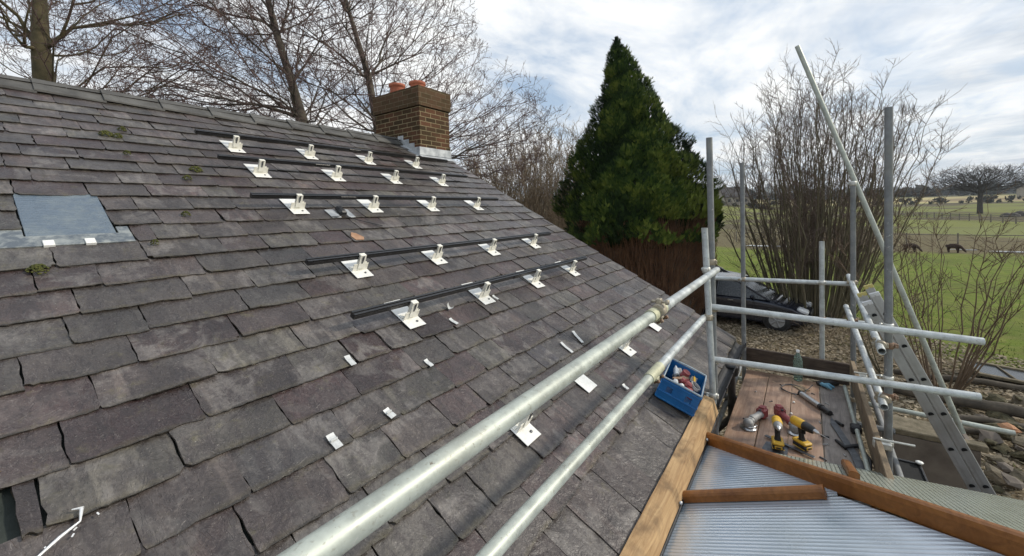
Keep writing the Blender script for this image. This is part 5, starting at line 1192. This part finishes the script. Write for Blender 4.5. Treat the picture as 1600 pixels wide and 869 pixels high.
# ------------------------------------------------------------------ conifer
def conifer(base, H, zlo, label, seed=5):
    g = np.random.default_rng(seed); t = thing('conifer', base, label, 'tree')
    mb = MB(); mb.tube([(0, 0, 0), (0, 0, H*.5), (-.36, .58, H*.97)], [.28, .17, .02], 10); mb.build('trunk', 'bark_alder', t)
    def env(u, a):                          # radius at relative height u (0 bottom of foliage, 1 tip)
        base_ = 2.62*(1-u)**1.22*(.84+.22*np.minimum(1, u*7)) + .05
        lob = 1+.12*np.sin(a*2+u*5+1)+.09*np.sin(a*5-u*13)+.08*np.sin(a*4+u*27)+.05*np.sin(a*9-u*40)
        return base_*lob
    hf = H-zlo; lean = lambda u: np.stack([-.40*u**1.3, .66*u**1.3], -1)
    n = 34000; u = 1-np.sqrt(g.random(n)*.985+.0); u = np.clip(g.beta(1., 1.75, n), 0, .992); a = g.uniform(0, 2*math.pi, n)
    # boughs: clumped offset
    nb = 230; bu = np.clip(g.beta(1., 1.6, nb), 0, .97); ba = g.uniform(0, 2*math.pi, nb); br_ = g.uniform(.4, .95, nb)*(1-.5*bu)
    rad = env(u, a)
    da = (a[:, None]-ba[None]+math.pi) % (2*math.pi)-math.pi; dd = np.sqrt((da*rad[:, None])**2+((u[:, None]-bu[None])*hf)**2)/br_[None]; kk = dd.argmin(1); dm = dd.min(1)
    bump = .74*np.clip(1-dm, 0, 1)**1.1-.12*(dm > 1.0)
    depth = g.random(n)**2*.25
    rr = rad+bump*(1-.8*u)-depth*.7; u = np.where(u < .10, u-.13*np.clip(np.sin(a*3+1)*.6+np.sin(a*7)*.5, -.6, 1)-g.random(n)*.07, u)
    ln = lean(u); P = np.stack([np.cos(a)*rr+ln[:, 0], np.sin(a)*rr+ln[:, 1], zlo+u*hf], 1)
    outd = np.stack([np.cos(a), np.sin(a), 0*a], 1); upz = .9+.6*g.random(n)
    D_ = outd*(.55+.35*g.random(n))[:, None]+np.array([0, 0, 1])*upz[:, None]+g.normal(0, .22, (n, 3))
    D_[:, 0] -= .12; D_ /= np.linalg.norm(D_, axis=1, keepdims=True)
    tan = np.cross(D_, outd+g.normal(0, .25, (n, 3))); tan /= np.linalg.norm(tan, axis=1, keepdims=True)+1e-9
    L = g.uniform(.13, .32, n)*(1-.35*u); Vs, Ts = [], []
    btint = g.normal(0, .13, nb)+.16*np.sin(ba*2-.6)*(bu < .35); tb = np.clip(btint[kk]+.14+.66*np.clip(1-dm, 0, 1)+g.normal(0, .16, n)-depth*1.3+.12*(1-u), 0, 1)  # bough light and shade put into the tint, over random bough colour
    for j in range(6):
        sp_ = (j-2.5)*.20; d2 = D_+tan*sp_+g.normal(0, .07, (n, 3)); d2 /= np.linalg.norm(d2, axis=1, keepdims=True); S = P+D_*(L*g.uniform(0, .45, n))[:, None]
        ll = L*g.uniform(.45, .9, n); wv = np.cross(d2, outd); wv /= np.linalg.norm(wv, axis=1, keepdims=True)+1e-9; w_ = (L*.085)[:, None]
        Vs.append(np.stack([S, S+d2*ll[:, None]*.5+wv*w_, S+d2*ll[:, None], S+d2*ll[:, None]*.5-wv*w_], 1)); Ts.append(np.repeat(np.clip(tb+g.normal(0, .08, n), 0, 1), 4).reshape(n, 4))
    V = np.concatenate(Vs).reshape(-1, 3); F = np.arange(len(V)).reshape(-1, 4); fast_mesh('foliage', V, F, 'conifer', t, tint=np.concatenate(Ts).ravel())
    # opaque inner mass
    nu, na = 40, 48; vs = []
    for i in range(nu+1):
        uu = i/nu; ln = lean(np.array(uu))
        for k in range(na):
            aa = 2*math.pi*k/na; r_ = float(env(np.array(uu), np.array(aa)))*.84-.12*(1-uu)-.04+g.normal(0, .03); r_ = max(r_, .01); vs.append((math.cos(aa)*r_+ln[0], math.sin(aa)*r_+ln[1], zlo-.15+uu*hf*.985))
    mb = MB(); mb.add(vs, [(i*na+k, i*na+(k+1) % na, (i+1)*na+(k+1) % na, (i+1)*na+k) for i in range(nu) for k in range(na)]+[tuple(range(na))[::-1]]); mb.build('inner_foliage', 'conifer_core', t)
    # brown dead skirt of drooping twigs
    n = 16000; a = g.uniform(0, 6.283, n); r_ = 2.15*g.uniform(.75, 1.03, n)*(1+.08*np.sin(a*4)); z0 = g.uniform(.1, zlo+.35, n)
    A = np.stack([np.cos(a)*r_, np.sin(a)*r_, z0], 1); B = A+np.stack([np.cos(a)*.12+g.normal(0, .07, n), np.sin(a)*.12+g.normal(0, .07, n), g.uniform(.25, .8, n)], 1)
    V, F = segs_mesh(A, B, np.full(n, .009), np.full(n, .004), 3); fast_mesh('dead_skirt', V, F, 'dead_needles', t)
    mb = MB(); mb.lathe([(1.95, 0), (1.9, zlo*.5), (1.85, zlo+.2)], (0, 0, 0), 30); mb.build('inner_skirt', 'bark_alder', t)
    return t
conifer((14.95, 4.85, GZ), 9.95, 2.75, 'tall dark green conical conifer with a brown dead skirt')
# ------------------------------------------------------------------ cars
def car(loc, rz, label, pal='car_paint', full=True):
    c = thing('parked_car', loc, label, 'car', None, (0, 0, rz)); L = 4.5
    # local: +x is forward, z up; body lofted over the width
    prof = [(-2.22, .42), (-2.26, .62), (-2.20, .92), (-2.02, 1.0), (-.9, .985), (.62, .955), (1.25, .90), (1.80, .79), (2.10, .66), (2.22, .50), (2.20, .30), (1.9, .22), (-1.9, .22), (-2.15, .28)]
    def arch(p, cx, r_=.36, cz=.32):
        return p
    ny = 9; vs = []; W2 = .89
    for j in range(ny):
        y = -W2+2*W2*j/(ny-1); e = abs(y)/W2; in_ = .13*e**4; dz = -.05*e**5
        for (x_, z_) in prof: vs.append((x_*(1-.045*e**3), y*(1.0 if z_ < .75 else 1-.05*(z_-.75)/.2), z_+(dz if z_ > .6 else 0)))
    n = len(prof); fs = [(j*n+k, (j+1)*n+k, (j+1)*n+(k+1) % n, j*n+(k+1) % n) for j in range(ny-1) for k in range(n)]+[tuple(range(n)), tuple(range((ny-1)*n, ny*n))[::-1]]
    mb = MB(); mb.add(vs, fs, False); body = mb.build('body', pal, c)
    bv = body.modifiers.new('bevel', 'BEVEL'); bv.width = .05; bv.segments = 3; bv.limit_method = 'ANGLE'; bv.angle_limit = R(35)
    gp = [(-2.0, .98), (-1.75, 1.36), (-1.3, 1.44), (-.2, 1.47), (.25, 1.40), (1.18, .92)]; vs = []
    for sg, wb, wt in ((-1, .80, .62), (1, .80, .62)):
        for (x_, z_) in gp: f = (z_-.95)/.5; vs.append((x_, sg*(wb+(wt-wb)*f), z_))
    n = len(gp); mb = MB(); mb.add(vs, [tuple(range(n)), tuple(range(n, 2*n))[::-1]]+[(k, n+k, n+k+1, k+1) for k in range(n-1)]+[(n-1, 2*n-1, n, 0)]); mb.build('windows', 'car_glass', c)
    mb = MB(); vs = []
    rp_ = [(-1.95, 1.13), (-1.72, 1.385), (-1.3, 1.465), (-.2, 1.495), (.30, 1.415)]
    for sg in (-1, 1):
        for (x_, z_) in rp_: f = (z_-.95)/.5; vs.append((x_, sg*(.815-.18*f), z_))
    n = len(rp_); vs += [(a, b, z_-.035) for a, b, z_ in vs]; m_ = 2*n
    fs = [(k, n+k, n+k+1, k+1) for k in range(n-1)]+[(m_+k+1, m_+n+k+1, m_+n+k, m_+k) for k in range(n-1)]+[(k+1, k, m_+k, m_+k+1)[::-1] for k in range(n-1)]+[(n+k, n+k+1, m_+n+k+1, m_+n+k)[::-1] for k in range(n-1)]+[(0, m_, m_+n, n), (n-1, 2*n-1, m_+2*n-1, m_+n-1)]
    mb.add(vs, fs); mb.build('roof', pal, c)
    for sg in (-1, 1):
        for (a, b) in (((.30, 1.40), (1.15, .93)), ((-.30, 1.46), (-.34, .96)), ((-1.25, 1.44), (-1.32, .96)), ((-1.72, 1.38), (-1.98, .97))):
            mb = MB(); ya = sg*(.80-.18*(a[1]-.95)/.5+.012); yb_ = sg*(.80-.18*(b[1]-.95)/.5+.012); mb.tube([(a[0], ya, a[1]), (b[0], yb_, b[1])], .030, 6); mb.build('pillar', pal, c)
        mb = MB(); mb.box((.72, sg*.93, 1.0), (.10, .16, .11), bev=.03); mb.build('mirror', pal, c)
        mb = MB(); mb.box((2.02, sg*.62, .66), (.30, .34, .13), Matrix.Rotation(R(20), 3, 'Y'), .04); mb.build('headlight', 'lamp_glass', c)
        for xh in (.1, -.85): mb = MB(); mb.box((xh, sg*.905, .84), (.16, .02, .025), bev=.006); mb.build('door_handle', 'steel', c)
        mb = MB()
        for xh in (.78, -.32, -1.28): mb.tube([(xh, sg*.893, .30), (xh-.01, sg*.895, .62), (xh-.03, sg*.855, .93)], .005, 4)
        mb.build('door_seam', 'black_plastic', c)
        for wx in (1.38, -1.36):
            wm = MB(); rt = Matrix.Rotation(R(90), 3, 'X'); wm.lathe([(.20, -.10), (.31, -.105), (.335, -.07), (.335, .07), (.31, .105), (.20, .10)], (wx, sg*.81, .335), 28, rt); wh = wm.build('wheel', 'tyre', c)
            wm = MB(); wm.lathe([(.215, -.106), (.215, .106)], (wx, sg*.81, .335), 24, rt)
            for k in range(5):
                a = 2*math.pi*k/5; wm.tube([(wx, sg*.925, .335), (wx+.20*math.cos(a), sg*.915, .335+.20*math.sin(a))], .026, 6)
            wm.lathe([(.05, -.03), (.05, .03)], (wx, sg*.91, .335), 12, rt); wm.build('rim', 'dusty_grey', wh)
            am = MB(); am.lathe([(.385, -.02), (.385, .02)], (wx, sg*.885, .36), 28, rt); am.build('wheel_arch', 'black_plastic', c)
    mb = MB(); mb.box((2.20, 0, .50), (.05, 1.0, .18), bev=.02); mb.build('grille', 'black_plastic', c)
    return c
car((15.95, 2.05, GZ), R(-94), 'near black estate car parked side on behind the scaffold, front to the right')
car((21.2, 4.1, GZ-.1), R(-70), 'second dark car behind the near black car, only its roof showing')
# ------------------------------------------------------------------ paddock: alpacas, fences, far things
def alpaca(loc, rz, label, sc_=1.):
    me = bpy.data.meshes.new('alpaca'); 
    vs = [(0, 0, .72), (.30, 0, .74), (.52, 0, .72), (.72, 0, .52), (.88, 0, .30), (1.02, 0, .14), (-.32, 0, .72), (-.50, 0, .70),
          (.34, .13, .52), (.35, .13, .28), (.34, .13, .02), (.34, -.13, .52), (.38, -.13, .28), (.40, -.13, .02),
          (-.36, .14, .54), (-.42, .14, .30), (-.38, .14, .02), (-.36, -.14, .54), (-.36, -.14, .30), (-.30, -.14, .02), (-.60, 0, .55), (.90, .05, .42), (.90, -.05, .42)]
    es = [(0, 1), (1, 2), (2, 3), (3, 4), (4, 5), (0, 6), (6, 7), (1, 8), (8, 9), (9, 10), (1, 11), (11, 12), (12, 13), (6, 14), (14, 15), (15, 16), (6, 17), (17, 18), (18, 19), (7, 20), (4, 21), (4, 22)]
    rad = {0: .25, 1: .24, 2: .17, 3: .11, 4: .10, 5: .05, 6: .25, 7: .15, 8: .10, 9: .055, 10: .045, 11: .10, 12: .055, 13: .045, 14: .12, 15: .06, 16: .045, 17: .12, 18: .06, 19: .045, 20: .05, 21: .025, 22: .025}
    me.from_pydata(vs, es, []); me.materials.append(MT['fleece']); o = bpy.data.objects.new('alpaca', me); C.objects.link(o)
    sk = o.modifiers.new('skin', 'SKIN')
    me.skin_vertices.new(name='') if not me.skin_vertices else None
    for i, d in enumerate(me.skin_vertices[0].data): d.radius = (rad[i], rad[i]); d.use_root = (i == 0)
    ss = o.modifiers.new('sub', 'SUBSURF'); ss.levels = 2; ss.render_levels = 2
    o.location = loc; o.rotation_euler = (0, 0, rz); o.scale = (sc_,)*3
    return tag(o, label, 'alpaca', 'dark brown alpacas grazing in the paddock')
alpaca((43.0, -6.45, gz_at(43, -6.4)), R(-125), 'brown alpaca grazing in the paddock, left of the two', .72)
alpaca((43.6, -8.85, gz_at(43.6, -8.8)), R(-128), 'darker alpaca grazing in the paddock, right of the two', .72)
def fence(name, pts, sp, h, label, rails, w_=.09, cat='fence', mat='fence_wood'):
    f = thing(name, (pts[0][0], pts[0][1], gz_at(*pts[0])), label, cat); off = -Vector(f.location); P = [Vector((a, b, gz_at(a, b))) for a, b in pts]; pp = []
    for a, b in zip(P[:-1], P[1:]):
        n = max(1, int((b-a).length/sp))
        for k in range(n): q = a.lerp(b, k/n); q.z = gz_at(q.x, q.y); pp.append(q)
    for q in pp:
        mb = MB(); mb.box(q+Vector((0, 0, h/2)), (w_, w_, h+.1), bev=w_*.12); mb.build('post', mat, f, off)
    for rz_, rr in rails:
        mb = MB(); mb.tube([q+Vector((0, 0, rz_)) for q in pp], rr, 5); mb.build('rail', mat, f, off)
    return f
fence('paddock_fence', [(49.5, 6.0), (48.5, -4), (48, -10), (47, -18)], 2.9, 1.15, 'thin brown wire and post fence just behind the alpacas', [(1.05, .035), (.6, .012)], .09)
fence('post_rail_fence', [(168, -16), (135, -19.8), (105, -24.5), (84, -27), (72, -28)], 3.1, 1.25, 'long post and rail fence running away across the far fields', [(1.15, .05), (.75, .045), (.4, .045)], .16)
# wet puddles
def pool(cx, cy, rx, ry, seed):
    g = random.Random(seed); n = 28; vs = [(cx, cy, gz_at(cx, cy)+.05)]
    for k in range(n): a = 2*math.pi*k/n; q = g.uniform(.75, 1.1); vs.append((cx+rx*q*math.cos(a), cy+ry*q*math.sin(a), gz_at(cx, cy)+.05))
    mb = MB(); mb.add(vs, [(0, 1+k, 1+(k+1) % n) for k in range(n)]); struct(mb.build('water', 'puddle'))
pool(44.4, -12.2, .45, 1.6, 1); pool(45.8, -9.9, .25, 1.0, 2); pool(45.0, 3.0, .6, 2.0, 3)
# oak out in the fields, another far tree, dark heap
g_o = gz_at(150, -35)
TO = np.concatenate([ell(1100, (150, -35, g_o+8.6), (6, 9.6, 2.7), 8, .45, g_o+5.2), ell(200, (150, -35, g_o+6.8), (5, 11.5, 1.4), 18, .4, g_o+4.8)])
tree('field_oak', (150, -35, g_o), [(150, -35, g_o), (150, -35, g_o+2.5), (150, -35.1, g_o+5), (150, -35, g_o+6.5), (150, -34.8, g_o+8)], TO, 'lone spreading bare oak standing in the far fields', 'tree', .5, 'bark_far', 'bark_far', 3, 1.3, .022, .022, 8, thr=.06, expo=2.0)
mb = MB(); g = random.Random(4)
for k in range(26):
    y_ = -33-k*.95-g.random(); x_ = 128+g.uniform(-2, 2); r_ = g.uniform(.6, 1.15); mb.lathe([(r_*1.3, 0), (r_*1.1, r_*.7), (r_*.5, r_*1.1), (0, r_*1.25)], (x_, y_, gz_at(x_, y_)-.1), 8)
tag(mb.build('manure_heap', 'bark_far'), 'long low black heap under the lone oak', 'heap')
def far_house(loc, w_, d_, h, rh, label, rz=0):
    t = thing('farmhouse', loc, label, 'house', None, (0, 0, rz)); mb = MB(); mb.prism([(-w_/2, 0), (w_/2, 0), (w_/2, h), (0, h+rh*.97), (-w_/2, h)], -d_/2, d_/2, (0, 2, 1)); mb.build('wall', 'far_wall', t)
    mb = MB()
    for sg in (-1, 1):
        a = Vector((sg*(w_/2+.3), 0, h-.2)); b = Vector((0, 0, h+rh)); mb.add([(a.x, -d_/2-.3, a.z), (a.x, d_/2+.3, a.z), (b.x, d_/2+.3, b.z), (b.x, -d_/2-.3, b.z), (a.x, -d_/2-.3, a.z+.2), (a.x, d_/2+.3, a.z+.2), (b.x, d_/2+.3, b.z+.2), (b.x, -d_/2-.3, b.z+.2)], [(0, 1, 2, 3), (4, 5, 6, 7), (0, 4, 7, 3), (1, 5, 6, 2), (0, 1, 5, 4)])
    rf_ = mb.build('roof', 'far_roof', t); mb = MB(); mb.box((0, d_*.3, h+rh+.4), (.8, .8, 1.6)); mb.build('chimney', 'far_wall', rf_)
    mb = MB()
    for k in range(3): mb.box((-w_/2-.03, -d_*.3+k*d_*.3, h*.55), (.1, 1.0, 1.2))
    mb.build('window', 'car_glass', t)
    return t
far_house((205, 26.0, gz_at(205, 26)), 9, 11, 3.6, 4.2, 'far dark roofed farmhouse seen between the left uprights', .5)
far_house((330, -96, gz_at(330, -96)), 9, 14, 4, 3.5, 'small pale farmhouse under the distant hill at the right', 1.1)
# far hedgerows and woods that read as one mass
def woods(name, arcs, label, seed, per, sizes):
    g = np.random.default_rng(seed); Vs, n_ = [], 0
    for (r0, r1, a0, a1, n) in arcs:
        r = g.uniform(r0, r1, n); a = np.radians(g.uniform(a0, a1, n)); x = r*np.cos(a); y = r*np.sin(a); z = terr(x, y); s_ = g.uniform(*sizes, n)*(r/400)**.5
        for (xx, yy, zz, ss) in zip(x, y, z, s_):
            m = per; d = g.normal(0, 1, (m, 3)); d /= np.linalg.norm(d, axis=1, keepdims=True); c = np.array([xx, yy, zz+ss*.55])+d*ss*np.array([.62, .62, .52])*g.random((m, 1))**.4
            q = ss*.16; e1 = g.normal(0, q, (m, 3)); e2 = g.normal(0, q, (m, 3)); Vs.append(np.stack([c-e1, c-e2, c+e1, c+e2], 1).reshape(-1, 3))
    V = np.concatenate(Vs); return struct(tag(fast_mesh(name, V, np.arange(len(V)).reshape(-1, 4), 'far_wood_leaf'), label, 'woodland'), 'stuff')
woods('far_woodland', [(430, 470, -40, 40, 230), (560, 700, -45, 45, 260), (900, 1500, -50, 50, 420), (1600, 2600, -50, 50, 380)], 'dark woods and hedges along the skyline under the hills', 3, 60, (3.5, 7.5))
woods('field_hedges', [(255, 262, -30, 18, 90), (190, 196, 3, 30, 70), (300, 306, -30, 4, 60)], 'low brown hedges dividing the far fields', 5, 40, (1.4, 2.8))

# ------------------------------------------------------------------ thin air between here and the hills
MT['haze'] = bpy.data.materials.new('haze'); MT['haze'].use_nodes = True; ht = MT['haze'].node_tree; ht.nodes.clear()
ho = ht.nodes.new('ShaderNodeOutputMaterial'); hv = ht.nodes.new('ShaderNodeVolumePrincipled'); hv.inputs['Color'].default_value = (.78, .86, .96, 1); hv.inputs['Density'].default_value = .00022; hv.inputs['Anisotropy'].default_value = .2
ht.links.new(hv.outputs[0], ho.inputs['Volume'])
mb = MB(); mb.box((0, 0, 62.5), (12400, 12400, 135)); struct(mb.build('haze', 'haze'), 'stuff')
